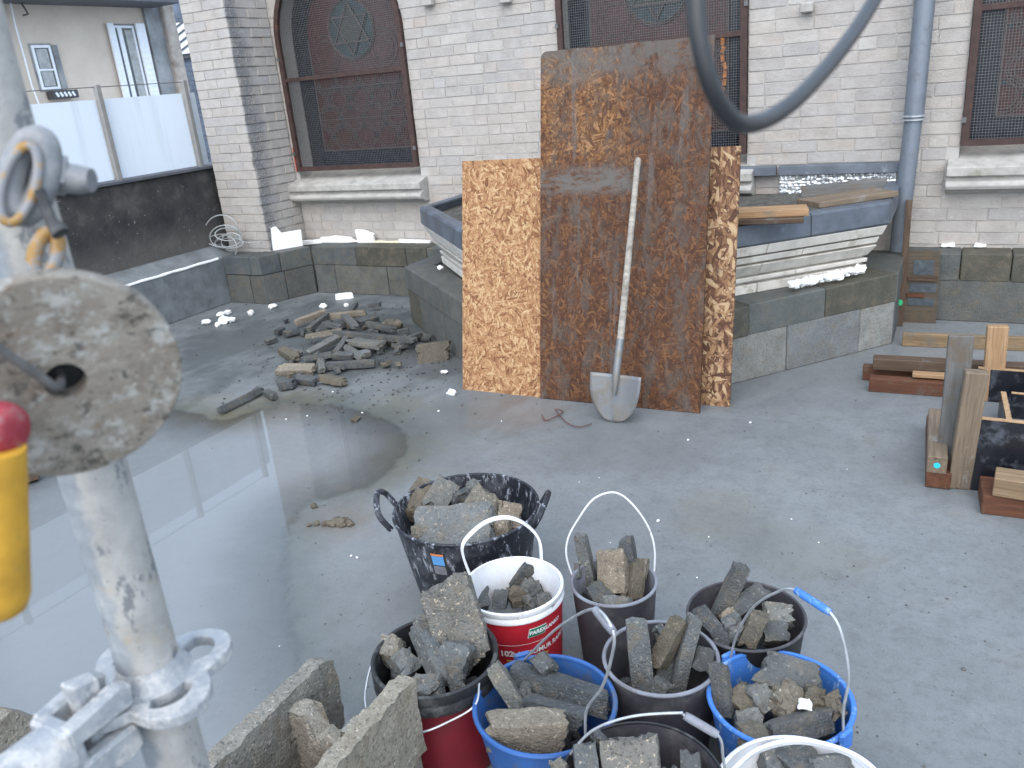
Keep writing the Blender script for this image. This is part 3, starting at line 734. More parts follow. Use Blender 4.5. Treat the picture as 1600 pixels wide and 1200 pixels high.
run(2, [(.22, 'M'), (.54, 'M'), (.5, 'M'), (.3, 'O')], [(.47, 'D'), (.5, 'O'), (.2, 'O'), (.5, 'D')])
run(3, [(.5, 'D')], [(.5, 'D')])
run(4, [(.28, 'O'), (.5, 'M'), (.5, 'M')], [(.5, 'M'), (.5, 'M')])
run(5, [(.5, 'M')], [(.5, 'M')])
run(6, [(.25, 'L'), (.5, 'L'), (.5, 'L')], [(.5, 'O'), (.5, 'D')], True)
run(7, [(.5, 'D')], [(.5, 'D')])
run(8, [(.74, 'M'), (.5, 'M')], [(.30, 'D'), (.26, 'O'), (.5, 'O'), (.4, 'D')])
# mortar fill between kerb and wall
MB().box((-4.25, 5.60, .185), (1.5, .10, .37)).build('mortar_fill', BLK_D, kerb); MB().box((1.6, 5.66, .185), (3.9, .06, .37)).build('mortar_fill', BLK_D, kerb)

# ================================================================== BAY WITH LEAD ROOF
bay = thing('lead_roofed_bay', 'canted bay with stone cornice and lead edged flat roof behind the leaning boards', 'roof', (-1.85, 4.9, 0))
def baypoly(off):      # offset outward (+) from fascia line; symmetrical canted plan
    cx = -1.83; s2 = math.sqrt(2)
    yf = 3.82 - off; hf = .46 + off * (s2 - 1); hb = 1.50 + off
    yb = yf + (hb - hf)
    return [V(cx - hb, WY + .0, 0), V(cx - hb, yb, 0), V(cx - hf, yf, 0), V(cx + hf, yf, 0), V(cx + hb, yb, 0), V(cx + hb, WY + .0, 0)]
def layer(name, z0, z1, o0, o1, mat, bev=.004):
    a = [p + V(0, 0, z0) for p in baypoly(o0)]; b = [p + V(0, 0, z1) for p in baypoly(o1)]
    n = 6; mb = MB().add(a + b, [tuple(range(n))[::-1], tuple(range(n, 12))] + [(i, (i + 1) % n, n + (i + 1) % n, n + i) for i in range(n)])
    return mb.build(name, mat, bay, bev)
layer('bay_wall', .0, .41, -.20, -.20, STONE)
def stones(z0, z1, o0, o1, cuts):
    a, b = baypoly(o0), baypoly(o1)
    for i in range(1, 4):
        L = (a[i + 1] - a[i]).length; ns = max(1, cuts)
        for k in range(ns):
            f0, f1 = (k + (.04 if k else 0) * 0) / ns, (k + 1) / ns; e = .0022 / L
            P = [a[i].lerp(a[i + 1], f) + V(0, 0, z0) for f in (f0 + e, f1 - e)] + [b[i].lerp(b[i + 1], f) + V(0, 0, z1) for f in (f1 - e, f0 + e)]
            d = (a[i + 1] - a[i]).normalized(); MB().prism(P, V(-d.y, d.x, 0) * .16).build('cornice_stone', STONE, bay, .003)
layer('cornice_core', .41, .687, -.19, -.12, STONE)
for q in ((.41, .460, -.105, -.100, 2), (.477, .500, -.100, -.095, 3), (.514, .575, -.100, -.050, 2), (.588, .622, -.055, -.040, 3), (.634, .686, -.028, -.004, 2)): stones(*q)
for q in ((.461, .476, -.135, -.135, 1), (.501, .513, -.130, -.130, 1), (.576, .587, -.095, -.095, 1), (.623, .633, -.075, -.075, 1)): stones(*q)
layer('flat_roof', .687, .748, -.02, -.02, MOSS)
P0, P1 = baypoly(-.006), baypoly(-.015)
for i in range(0, 5):       # lead fascia in separate sheets with a seam between
    a, b = P0[i], P0[i + 1]; a2, b2 = P1[i], P1[i + 1]; d = b - a; L = d.length
    ns = max(1, round(L / .5))
    for k in range(ns):
        f0, f1 = k / ns + .002, (k + 1) / ns - .002
        q0, q1 = a + d * f0, a + d * f1; n = V(d.y, -d.x, 0).normalized()
        sh = MB(); t = .012
        prof = [(.688, .0), (.70, .012), (.80, .008), (.812, -.004), (.812, -.07), (.80, -.07), (.796, -.02), (.69, -.012)]
        A = [q0 + n * o + V(0, 0, z + rb.uniform(-.002, .002)) for z, o in prof]; B = [q1 + n * o + V(0, 0, z + rb.uniform(-.002, .002)) for z, o in prof]
        m_ = len(prof); sh.add(A + B, [tuple(range(m_)), tuple(range(m_, 2 * m_))[::-1]] + [(j, m_ + j, m_ + (j + 1) % m_, (j + 1) % m_) for j in range(m_)])
        sh.build('lead_sheet', LEAD, bay)
MB().prism([V(-3.44, WY, .34), V(-3.44, 4.80, .34), V(-2.41, 3.93, .34), V(-1.13, 3.93, .34), V(-.30, 4.94, .34), V(-.30, WY, .34)], (0, 0, .045)).build('mortar_fill', BLK_M, kerb)
# flashing against the wall and crumpled foil below it
for a, b in ((-3.40, -2.9), (-2.88, -2.0), (-1.98, -1.06), (-1.045, -.345)):
    MB().prism([V(a, WY - .012, .93), V(a, WY - .05, .925), V(a, WY - .056, .868), V(a, WY - .02, .865)], (b - a, 0, 0)).build('flashing_strip', LEAD, bay, .003)
def crumple(name, x0, x1, z0, z1, y, parent, amp=.012, n=40, m_=8, mat=None):
    vs = [(x0 + (x1 - x0) * i / n, y + amp * noise.noise(V(i * .9, j * 1.3, x0)), z0 + (z1 - z0) * j / m_ + amp * .5 * noise.noise(V(i, j, 7))) for i in range(n + 1) for j in range(m_ + 1)]
    mb = MB().add(vs, [(i * (m_ + 1) + j, (i + 1) * (m_ + 1) + j, (i + 1) * (m_ + 1) + j + 1, i * (m_ + 1) + j + 1) for i in range(n) for j in range(m_)])
    return mb.build(name, mat or FOIL, parent)
tag(crumple('foil_strip', -3.36, -2.5, .752, .862, WY - .035, None), 'crumpled silver insulation foil on the wall left of the leaning boards', 'foil')
def foil2(x0, x1):
    n, m_ = 60, 12; vs = []
    for i in range(n + 1):
        for j in range(m_ + 1):
            nz = noise.noise(V(i * .5, j * .5, 3.)) * .006 + .0016 * (i % 2) + .0016 * (j % 2)
            vs.append((x0 + (x1 - x0) * i / n, WY - .022 - abs(nz), .75 + .114 * j / m_))
    return MB().add(vs, [(i * (m_ + 1) + j, (i + 1) * (m_ + 1) + j, (i + 1) * (m_ + 1) + j + 1, i * (m_ + 1) + j + 1) for i in range(n) for j in range(m_)]).build('foil_strip', FOIL)
tag(foil2(-1.04, -.36), 'crumpled silver insulation foil on the wall beside the downpipe', 'foil')

# ================================================================== DOWNPIPE
dp = thing('downpipe', 'grey zinc downpipe on the brick wall between two arched windows', 'pipe', (-.28, 5.5, .4))
a, b = PY(1403, 392, 5.50), PY(1428, 178, 5.50); c_ = V(b.x + (b.x - a.x) * 1.2, 5.5, 3.3)
MB().tube([a, b - V(0, 0, .01)], .049, 24).build('pipe_length', ZINC, dp); MB().tube([b - V(0, 0, .03), c_], .054, 24).build('pipe_length', ZINC, dp)
for dz in (0, .02): MB().lathe([(.056, -.006), (.064, -.004), (.064, .004), (.056, .006)], b + V(0, 0, dz - .03), 28).build('collar', STEEL, dp)
MB().box((b.x, 5.56, b.z - .02), (.02, .1, .02)).build('wall_bracket', STEEL, dp)

# ================================================================== LEFT PARAPET
par = thing('parapet_wall', 'low black tarred parapet wall under the white screen panels', 'wall', (-5.6, 2, 0))
MB().box((-5.80, 1.78, .55), (.28, 8.26, 1.10)).build('wall', TAR, par, .01)
MB().prism([V(-5.66, 5.15, .0), V(-5.47, 5.15, .0), V(-5.475, 5.15, .385), V(-5.62, 5.15, .47), V(-5.66, 5.15, .47)], (0, -7.6, 0)).build('upstand', UPST, par, .006)
sp = [V(-5.474, y, .388 + .002 * math.sin(y * 23)) for y in [4.93 - .07 * i for i in range(95)]]
MB().tube(sp, [.011 + .0035 * noise.noise(V(i * .8, 1, 2)) for i in range(95)], 6).build('sealant_bead', FOAM, par)
MB().box((-5.79, 1.78, 1.112), (.34, 8.26, .024)).build('coping', EAVE, par, .003)
# white screen on the parapet
scr = thing('panel_screen', 'white panel screen between grey steel posts on the dark parapet', 'fence', (-5.72, 3, 1.12))
yA = [PX(149, 135, -5.71).y, PX(284, 125, -5.71).y]; stp = yA[1] - yA[0]
ys = [yA[1] - k * stp for k in range(8)]
for k in range(8):
    MB().box((-5.70, ys[k], 1.455), (.045, .04, .71)).build('post', POST, scr, .003)
    if k < 7:
        ym = (ys[k] + ys[k + 1]) / 2
        MB().box((-5.735, ym, 1.42), (.012, stp - .03, .58)).build('white_sheet', PANEL, scr)
MB().box((-5.735, ys[0] + .075, 1.42), (.012, .09, .58)).build('white_sheet', PANEL, scr)
MB().tube([V(-5.70, ys[0], 1.795)] + [V(-5.70, ys[k], 1.795) for k in range(1, 8)], .0035, 6).build('tension_wire', WIRE, scr)

# ================================================================== NEIGHBOUR HOUSE (far side of the lane)
HX = -18.; S = 18 / 11.
house = thing('neighbour_house', 'beige rendered house with a small window and white shutters across the lane', 'house', (HX, 12, -3.2))
def hy(x, y): p = PX(x, y, HX); return p.y, p.z
y_r = hy(222, 20)[0]; ze = hy(110, 9)[1]
MB().box((HX - 3, (y_r - 4) / 2, (ze - 3.2) / 2), (6, y_r + 4, ze + 3.2)).build('wall', RENDER, house)
MB().box((HX - 2.6, (y_r - 4) / 2 + .1, ze + .14), (7.2, y_r + 4.4, .28)).build('eave', EAVE, house, .02)
ro_ = MB().prism([V(HX + .9, -4.2, ze + .27), V(HX - 3, -4.2, ze + 2.4), V(HX - 6.4, -4.2, ze + .27)], (0, y_r + 4.6, 0)).build('roof', SLATE, house)
y2 = hy(248, 30)[0]; y3 = hy(272, 60)[0]
MB().box((HX - .25, (y_r + y2) / 2, 1.2), (.66, y2 - y_r, 9.5)).build('grey_strip', GREYR, house)
MB().box((HX - .15, (y2 + y3) / 2, 1.2), (.72, y3 - y2, 9.5)).build('corner_board', BOARDR, house, .03)
# small window
(a0, zt), (a1, _) = hy(46, 71), hy(84, 71); zb = hy(80, 140)[1]
def hwin(a0, a1, zb, zt, name, mull):
    wn = MB(); t = .055
    MB().box((HX + .005, (a0 + a1) / 2, (zb + zt) / 2), (.02, a1 - a0 + .08, zt - zb + .08)).build('reveal', GREYR, house)
    for (yy, w_) in ((a0 + t / 2, t), (a1 - t / 2, t)): wn.box((HX + .03, yy, (zb + zt) / 2), (.05, w_, zt - zb))
    for zz in (zb + t / 2, zt - t / 2): wn.box((HX + .03, (a0 + a1) / 2, zz), (.045, a1 - a0 - 2 * t, t))
    for (kind, v) in mull:
        if kind == 'h': wn.box((HX + .03, (a0 + a1) / 2, v), (.046, a1 - a0 - 2 * t, t * .7))
        else: wn.box((HX + .03, v, (zb + zt) / 2), (.046, t * 2.2, zt - zb - 2 * t))
    f = wn.build('window', WHITEP, house, .006)
    MB().box((HX + .022, (a0 + a1) / 2, (zb + zt) / 2), (.012, a1 - a0 - t, zt - zb - t)).build('pane', GLASSD, f)
    return f
f = hwin(a0, a1 - .12, zb, zt, 'w', [('h', (zb + zt) / 2 - .05)])
MB().box((HX + .0295, (a0 + a1) / 2 - .06, (zb + zt) / 2), (.004, a1 - a0 - .3, zt - zb - .15)).build('curtain', CURTAIN, f)
MB().box((HX + .04, a1 - .04, (zb + zt) / 2), (.07, .13, zt - zb)).build('shutter_edge', GREYR, f)
bx = MB().box((HX + .14, (a0 + a1) / 2 + .1, zb - .12), (.24, .62, .17)).build('window_box', BOXD, house, .01)
for i in range(5): MB().box((HX + .27, (a0 + a1) / 2 - .12 + i * .10, zb - .12), (.012, .05, .10), Matrix.Rotation(.5, 3, 'X')).build('lattice_bar', WHITEP, bx)
# french window with white shutters
(b0, zt2), (b1, _) = hy(173, 40), hy(206, 40); zb2 = zt2 - 2.1
f = hwin(b0, b1, zb2, zt2, 'w', [('v', (b0 + b1) / 2 - .12)])
MB().box((HX + .0295, (b0 + b1) / 2 + .14, (zb2 + zt2) / 2), (.004, .22, zt2 - zb2 - .2)).build('curtain', CURTAIN, f)
for yy, w_ in ((b0 - .10, .17), (b1 + .14, .26)):
    sh = MB().box((HX + .10, yy, (zb2 + zt2) / 2 + .02), (.06, w_, zt2 - zb2 + .06)).build('shutter', WHITEP, house, .01)
    for j in range(14): MB().box((HX + .134, yy, zt2 - .2 - j * .13), (.014, w_ * .7, .03)).build('louvre', WHITEP, sh)
# cable hanging down the facade and a bracket
MB().tube([PX(x, y, HX + .12) for x, y in ((13, -10), (24, 40), (38, 90), (50, 135), (63, 168), (70, 200))], .018, 6).build('facade_cable', WHITEP, house)
MB().tube([PX(x, y, HX + .2) for x, y in ((30, 0), (38, 12), (44, 22), (36, 24))], .02, 6).build('bracket', BOXD, house)
# slate clad building further back
far = thing('slate_building', 'blue slate clad building with a white louvred skylight behind the house corner', 'building', (-20, 24, -3.2))
def fy(x, y): p = PY(x, y, 23.); return p
q = [fy(x, y) for x, y in ((255, 90), (345, 90), (345, 310), (255, 310))]
xa, xb = fy(255, 150).x, fy(350, 150).x
MB().box(((xa + xb) / 2, 24.2, 1.0), (xb - xa + 2, 2.2, 8.4)).build('wall', SLATE, far)
sl = MB()
for j in range(40):
    for i in range(12):
        z = -1.6 + j * .16; x = xa + (xb - xa) * (i + (j % 2) * .5) / 11
        sl.box((x, 23.08, z), ((xb - xa) / 11 - .015, .03, .15), Matrix.Rotation(.1, 3, 'X'))
o = sl.build('slate_tiles', SLATE, far); o['kind'] = 'stuff'
z0 = fy(285, 85).z; z1 = fy(278, 36).z; x0, x1 = fy(272, 60).x, fy(291, 60).x
sk = MB().box(((x0 + x1) / 2, 22.98, (z0 + z1) / 2), (x1 - x0 + .3, .06, z1 - z0)).build('skylight', WHITEP, far, .01)
for j in range(4): MB().box(((x0 + x1) / 2, 22.93, z0 + (z1 - z0) * (j + .5) / 4), (x1 - x0 + .3, .04, .05), Matrix.Rotation(-.35, 3, 'Y')).build('skylight_bar', EAVE, sk)
MB().box(((x0 + x1) / 2, 22.96, z0 - .1), (x1 - x0 + .4, .1, .1)).build('skylight_sill', BOXD, far)

# ================================================================== WHITE FOAM SCRAPS ALONG THE LEFT KERB
def scrap(poly, y, label, mat=FOAM, th=.03):
    P = [PY(px, py, y) for px, py in poly]; out = []
    for i, p in enumerate(P):
        q = P[(i + 1) % len(P)]
        for k in range(4):
            t = p.lerp(q, k / 4); out.append(t + V(noise.noise(t * 40), 0, noise.noise(t * 40 + V(5, 5, 5))) * .008)
    o = MB().prism(out, (0, th, 0)).build('foam_scrap', mat, None, .002); return tag(o, label, 'foam scrap', 'scraps of white foam along the kerbs')
a_, b_ = G(424, 392, .395), G(471, 384, .395); nn = V(-(b_ - a_).y, (b_ - a_).x, 0).normalized()
P = [PL(x, y, a_, nn) for x, y in ((421, 356), (429, 353), (438, 363), (468, 358), (471, 384), (448, 390), (424, 393))]
o = MB().prism([p - nn * .055 for p in P], nn * .03).build('foam_scrap', FOAM, None, .003); tag(o, 'white foam board scrap shaped like a boot beside the pilaster foot', 'foam scrap', 'scraps of white foam along the kerbs')
scrap([(470, 377), (500, 374), (502, 380), (471, 384)], 5.555, 'thin white foam sliver on the kerb right of the boot shaped scrap')
scrap([(500, 371), (522, 369), (545, 371), (558, 379), (502, 381)], 5.56, 'long low white foam scrap on the kerb below the arched window')
scrap([(554, 359), (568, 360), (583, 366), (584, 380), (558, 380)], 5.565, 'upright white foam flap standing on the kerb below the arched window')
scrap([(584, 377), (620, 377), (624, 381), (585, 382)], 5.57, 'yellowed foam strip on the kerb beside the upright white flap', FOAMY)
scrap([(622, 374), (672, 377), (671, 383), (624, 381)], 5.575, 'white foam strip on the kerb reaching the lead roofed bay')
scrap([(1472, 381), (1492, 381), (1494, 386), (1470, 386)], 5.60, 'white foam dab on the kerb right of the downpipe', FOAM)
scrap([(1523, 381), (1542, 383), (1542, 386), (1522, 386)], 5.60, 'second white foam dab on the kerb, under the right hand window')
for i, (px, py) in enumerate(((1248, 434), (1262, 432), (1277, 430), (1290, 430), (1300, 427), (1310, 424), (1320, 421), (1330, 418), (1340, 416))):
    pass
pp_ = [G(x, y + 3, .455) for x, y in ((1238, 442), (1255, 437), (1272, 433), (1290, 430), (1308, 426), (1326, 421), (1346, 414))]
o = lumps('foam_bead', [(p + V(0, 0, .012 * math.sin(i * 2.3) - .004), .016 + .010 * abs(math.sin(i * 1.7))) for i, p in enumerate(spline(pp_, 5))], FOAM, seed=5)
tag(o, 'ragged white foam bead under the stone cornice right of the boards', 'foam')
o = lumps('foam_bead', [(G(x, y, .44), .022) for x, y in ((688, 418),)], FOAM, seed=6)
tag(o, 'small white foam lump under the cornice left of the boards', 'foam')

# ================================================================== OSB BOARDS
def board(bl, br, tl, tr, thk, mat, label, back=False, corner=False):
    bl, br, tl, tr = map(Vector, (bl, br, tl, tr))
    X = ((br - bl) + (tr - tl)) / 2; Wd = X.length; Z = ((tl - bl) + (tr - br)) / 2; Hh = Z.length
    Q = frame(X, Z); c = (bl + br + tl + tr) / 4
    r = .035 if corner else .004; hw, hh = Wd / 2, Hh / 2
    o = [V(-hw, 0, -hh), V(hw, 0, -hh), V(hw, 0, hh)]
    n = 24 if corner else 3
    o += [V(hw - (2 * hw - r) * k / n, 0, hh - (abs(noise.noise(V(k * .9, 2, 1))) * .008 if corner and 0 < k else 0)) for k in range(1, n)]
    o += [V(-hw + r - r * math.sin(a), 0, hh - r + r * math.cos(a)) for a in [math.pi / 2 * k / 5 for k in range(6)]]
    o = [p - V(0, thk / 2, 0) for p in o]
    ob = MB().prism(o, (0, thk, 0)).build('osb_board', mat)
    ob.matrix_world = Matrix.Translation(c) @ Q.to_4x4()
    return tag(ob, label, 'board')
def bplane(x, y, yb, sl):     # point on a leaning board plane Y = yb + sl*z
    n = V(0, 1, -sl); return PL(x, y, V(0, yb, 0), n)
board(bplane(719, 611, 3.655, .205), bplane(828, 621, 3.655, .205) + V(.22, 0, 0), bplane(729, 251, 3.655, .205), bplane(845, 248, 3.655, .205) + V(.22, 0, 0), .018, OSB_L, 'pale golden strand board leaning at the left behind the big brown board')
board(V(-1.60, 3.76, 0), V(-.931, 3.785, 0), V(-1.585, 3.945, 1.222), V(-.892, 3.955, 1.215), .018, OSB_R, 'coarse strand board showing as a narrow strip right of the big brown board')
BY, BS = 3.632, .178
board(V(-1.916, 3.634, .003), V(-1.066, 3.668, .003), bplane(859, 80, BY, BS + .006), bplane(1130, 54, BY + .02, BS), .018, OSB_B, 'big dark brown weathered strand board leaning in front with cement smears', corner=True)

# ================================================================== SHOVEL
tip = V(-1.386, 3.427, .004); top = PL(998, 250, V(0, BY - .02, 0), V(0, 1, -BS)); top.y -= .012
ax = (top - tip).normalized()
sh = thing('shovel', 'round point shovel with a pale wooden handle leaning on the brown board', 'shovel', tip)
sideV = V(1, .05, 0); sideV = (sideV - ax * sideV.dot(ax)).normalized(); nrm = ax.cross(sideV)
if nrm.y > 0: nrm = -nrm
Lb = .235
vs = []; NU, NV = 14, 14
for j in range(NV + 1):
    v = j / NV
    hw = .126 * max(.004, 1 - (1 - min(v / .97, 1)) ** 2.7) ** .52
    for i in range(NU + 1):
        u = -1 + 2 * i / NU
        d = .028 * (u * u) * min(1, v * 1.6) + .012 * math.exp(-(u / .12) ** 2) * (.3 + .7 * v) - .03 * (1 - v) ** 2 * 0
        top_ = (v * Lb) - 0.022 * (1 - abs(u)) * max(0, v - .7) / .3 * 0
        vs.append(tip + ax * top_ + sideV * (u * hw) + nrm * (d - .012 + .02 * v))
fs = [(j * (NU + 1) + i, j * (NU + 1) + i + 1, (j + 1) * (NU + 1) + i + 1, (j + 1) * (NU + 1) + i) for j in range(NV) for i in range(NU)]
bl_ = MB().add(vs, fs, True).build('blade', SHOV, sh); sm = bl_.modifiers.new('s', 'SOLIDIFY'); sm.thickness = .003
p0 = tip + ax * (Lb - .10) + nrm * .02; p1 = tip + ax * (Lb + .02) + nrm * .022; p2 = tip + ax * (Lb + .17) + nrm * .008
MB().tube(spline([p0, p1, p2], 6), [.006, .009, .012, .015, .017, .018, .019, .019, .019, .0195, .0195, .0195, .0195], 14).build('socket', SHOV, sh)
hs = [p2 - ax * .06 + (top - p2) * (k / 10) for k in range(11)] + [top, top + ax * .012]
hd = MB().tube(hs, [.0175] + [.0172 - .0004 * k for k in range(10)] + [.0155, .009], 14).build('handle', W_HAND, sh)

# ================================================================== LEFT SIDE: FOAM BITS, COIL, DEBRIS PILE
gW = 'white foam crumbs left of the rubble pile'
lb = [((322, 503), .035, 'egg shaped white foam lump at the left end of the foam crumbs'), ((345, 491), .035, 'white foam crumb at the back of the little foam heap'), ((355, 488), .035, 'top white foam crumb of the little foam heap'),
      ((350, 500), .045, 'largest white foam crumb in the front of the little foam heap'), ((362, 500), .032, 'white foam crumb at the right of the little foam heap'), ((340, 507), .025, 'flat white foam crumb at the front left of the little foam heap'),
      ((392, 489), .030, 'lone white foam crumb between the foam heap and the kerb corner'), ((426, 478), .036, 'white foam ball at the foot of the kerb corner'), ((505, 478), .030, 'white foam crumb behind the rubble pile, nearest the kerb corner'), ((541, 477), .026, 'white foam crumb on the back of the rubble pile'),
      ((694, 581), .018, 'small white foam crumb on the floor beside the yellow edged slab')]
for (x, y), r, lab in lb: tag(lumps('foam_crumb', [(G(x, y, r * .6), r)], FOAM, seed=x), lab, 'foam crumb', gW)
o = chunk(G(524, 465, .015), G(552, 462, .015), .06, .02, FOAM, 'long flat white foam sliver at the kerb behind the rubble pile', gW, name='foam_crumb'); o['category'] = 'foam crumb'
o = chunk(G(700, 612, .012), G(711, 615, .012), .035, .02, FOAM, 'white foam chip on the floor at the corner of the pale board', gW, name='foam_crumb'); o['category'] = 'foam crumb'
# coil of cable on the upstand beside the pilaster
rc = random.Random(4); pc = V(-5.50, 5.05, .52); pts = []
ctr = [(346, 362, 26, 26), (352, 370, 24, 18), (356, 366, 20, 10), (350, 376, 26, 10), (358, 380, 22, 8), (352, 388, 18, 20), (362, 378, 16, 14)]
cyl = []
for i, (cx, cy, ra, rbb) in enumerate(ctr):
    cyl.append(spline([PY(cx + ra * math.cos(a), cy + rbb * math.sin(a), 5.06 + .03 * math.sin(a * 1 + i)) for a in [2 * math.pi * k / 14 for k in range(14)]], 3, True))
mb = MB()
for c in cyl: mb.tube(c, .0052, 6, closed=True)
mb.tube(spline([PY(x, y, 5.08) for x, y in ((362, 372), (385, 379), (408, 379), (398, 388))], 5), .004, 6)
tag(mb.build('cable_coil', COILW), 'loose coil of thin grey cable at the foot of the brick pilaster', 'cable')
# debris pile
gP = 'broken concrete strips in the rubble pile'
D0 = 'narrow broken grey concrete strip lying in the rubble pile beside the kerb'
DB = [((520, 520, .12), (650, 532, .09), .05, .045, CH_DARK, 'longest dark concrete strip lying across the top of the rubble pile'),
      ((476, 527, .07), (535, 517, .08), .05, .05, CH_TAN, 'tan rough concrete strip at the left under the longest strip of the rubble pile'),
      ((480, 553, .03), (532, 526, .08), .06, .05, CH_GREY, 'smooth grey strip pointing up right in the middle of the rubble pile'),
      ((525, 553, .03), (545, 524, .08), .05, .05, CH_DARK, D0), ((548, 533, .07), (600, 540, .06), .13, .05, CH_GREY, 'flat grey slab piece on the right of the rubble pile'),
      ((538, 492, .10), (556, 512, .10), .07, .035, CH_GREY, 'wide pale strip leaning on the back of the rubble pile'),
      ((510, 495, .09), (572, 488, .09), .06, .05, CH_TAN, 'tan strip across the back of the rubble pile'),
      ((460, 505, .05), (508, 487, .09), .05, .05, CH_TAN, 'rough tan strip at the back left of the rubble pile'),
      ((482, 515, .08), (512, 492, .12), .045, .045, CH_DARK, D0), ((505, 505, .10), (535, 512, .06), .05, .04, CH_DARK, D0), ((560, 505, .04), (592, 496, .05), .06, .05, CH_DARK, D0),
      ((572, 505, .08), (620, 516, .05), .06, .045, CH_DARK, D0), ((540, 542, .05), (567, 560, .03), .05, .05, CH_GREY, 'bluish square ended strip in the front of the rubble pile'),
      ((472, 562, .03), (520, 553, .05), .06, .05, CH_DARK, D0), ((508, 572, .03), (587, 567, .03), .055, .055, CH_DARK, 'long dark strip at the front edge of the rubble pile'),
      ((500, 563, .05), (503, 580, .02), .05, .05, CH_GREY, 'short upright strip at the front left edge of the rubble pile'),
      ((520, 556, .03), (553, 556, .03), .06, .05, CH_DARK, D0), ((556, 556, .03), (580, 551, .03), .06, .05, CH_GREY, D0),
      ((433, 577, .03), (492, 577, .03), .10, .05, CH_TAN, 'speckled tan slab at the front left of the rubble pile'), ((438, 545, .03), (462, 560, .03), .07, .05, CH_MUD, 'brown lumpy strip at the left edge of the rubble pile'),
      ((452, 547, .02), (470, 552, .02), .06, .04, CH_GREY, D0), ((434, 602, .03), (462, 598, .03), .09, .06, CH_DARK, D0), ((464, 592, .03), (494, 596, .03), .06, .05, CH_DARK, D0),
      ((502, 590, .03), (538, 597, .03), .07, .06, CH_MUD, 'brown block end lying in front of the rubble pile'), ((415, 612, .02), (430, 620, .02), .05, .04, CH_DARK, D0), ((396, 614, .02), (410, 608, .02), .05, .04, CH_DARK, D0),
      ((341, 642, .025), (408, 609, .025), .045, .045, CH_DARK, 'long dark concrete strip lying apart at the far left of the rubble'),
      ((442, 522, .03), (468, 515, .04), .08, .05, CH_DARK, D0), ((415, 535, .02), (432, 528, .03), .05, .04, CH_DARK, D0), ((430, 520, .03), (444, 514, .03), .05, .05, CH_DARK, D0),
      ((622, 540, .04), (637, 535, .04), .08, .06, CH_DARK, 'small dark block end at the right of the rubble pile'), ((635, 530, .06), (658, 522, .06), .05, .04, CH_DARK, D0), ((620, 520, .04), (640, 516, .04), .06, .05, CH_DARK, D0),
      ((575, 478, .05), (595, 476, .05), .05, .04, CH_DARK, D0), ((490, 520, .02), (560, 500, .02), .12, .06, CH_DARK, D0), ((540, 500, .04), (556, 475, .06), .05, .04, CH_DARK, D0)]
ORD = ['first', 'second', 'third', 'fourth', 'fifth', 'sixth', 'seventh', 'eighth', 'ninth', 'tenth']
rows = {'back': [], 'middle': [], 'front': []}
for i, e in enumerate(DB):
    if e[5] == D0:
        y = (e[0][1] + e[1][1]) / 2; rows['back' if y < 512 else 'middle' if y < 545 else 'front'].append(((e[0][0] + e[1][0]) / 2, i))
nm = {}
for k_, l_ in rows.items():
    for j, (_, i) in enumerate(sorted(l_)): nm[i] = 'plain dark strip, %s row of the rubble pile, %s from the left' % (k_, ORD[j])
for i, (a, b, W, T, mt, lab) in enumerate(DB): Cp((a[0], a[1], .014 + a[2] * .62), (b[0], b[1], .014 + b[2] * .62), W * .84, T * .78, mt, nm.get(i, lab), gP, flat=True)
# small broken bits between the strips
for i in range(46):
    x, y = random.Random(i * 7).gauss(545, 62), random.Random(i * 7 + 1).gauss(535, 26)
    if y < 478 or x > 665: continue
    rr_ = random.Random(i); s1 = rr_.uniform(.03, .07); p = G(x, y, rr_.uniform(.012, .03)); a_ = rr_.uniform(0, 3.14); dv = V(math.cos(a_), math.sin(a_), rr_.uniform(-.2, .2)) * s1 / 2
    chunk(p - dv, p + dv, s1 * .7, .03, CH_DARK if i % 4 else CH_MUD, 'small broken concrete bit lying between the strips of the rubble pile', 'small bits in the rubble pile', name='concrete_bit', cuts=3, flat=True)
Cp((650, 560, .03), (704, 553, .03), .17, .035, CH_MUD, 'flat brown slab with a yellow edge lying by the pale board', name='concrete_slab')
yb = [G(660, 570, .022), G(704, 559, .022)]
LLB = ['dark crumbled lump at the back of the canted kerb beside the rubble pile', 'second dark crumbled lump against the canted kerb, right of the first', 'third dark crumbled lump nearest the longest rubble strip', 'dark lump closest to the canted kerb foot', 'dark lump just behind the yellow edged slab', 'dark lump between the block end and the yellow edged slab']
for i, (x, y, r) in enumerate(((610, 505, .05), (622, 508, .045), (600, 508, .04), (663, 527, .05), (655, 540, .035), (633, 527, .03))):
    tag(lumps('concrete_lump', [(G(x, y, r * .5), r)], CH_MUD if i < 3 else CH_DARK, seed=40 + i), LLB[i], 'lump', 'crumbled lumps beside the rubble pile')
rg = random.Random(21); sp = []
for i in range(520):
    x, y = rg.gauss(560, 100), rg.gauss(555, 48)
    if y < 470: continue
    sp.append((G(x, y, .004), rg.uniform(.002, .009)))
def crumbs(name, spots, mat, kind='stuff'):
    bm = bmesh.new(); rr = random.Random(3)
    for p, r in spots:
        res = bmesh.ops.create_icosphere(bm, subdivisions=1, radius=r)
        for v in res['verts']:
            v.co = Vector((v.co.x * rr.uniform(.6, 1.4), v.co.y * rr.uniform(.6, 1.4), v.co.z * rr.uniform(.4, .9))) + p
    me = bpy.data.meshes.new(name); bm.to_mesh(me); bm.free(); o = link(name, me, mat); return tag(o, kind=kind)
o = crumbs('rubble_crumbs', sp, CH_DARK); tag(o, 'dark concrete crumbs scattered round the rubble pile on the floor', 'gravel')
sp = []
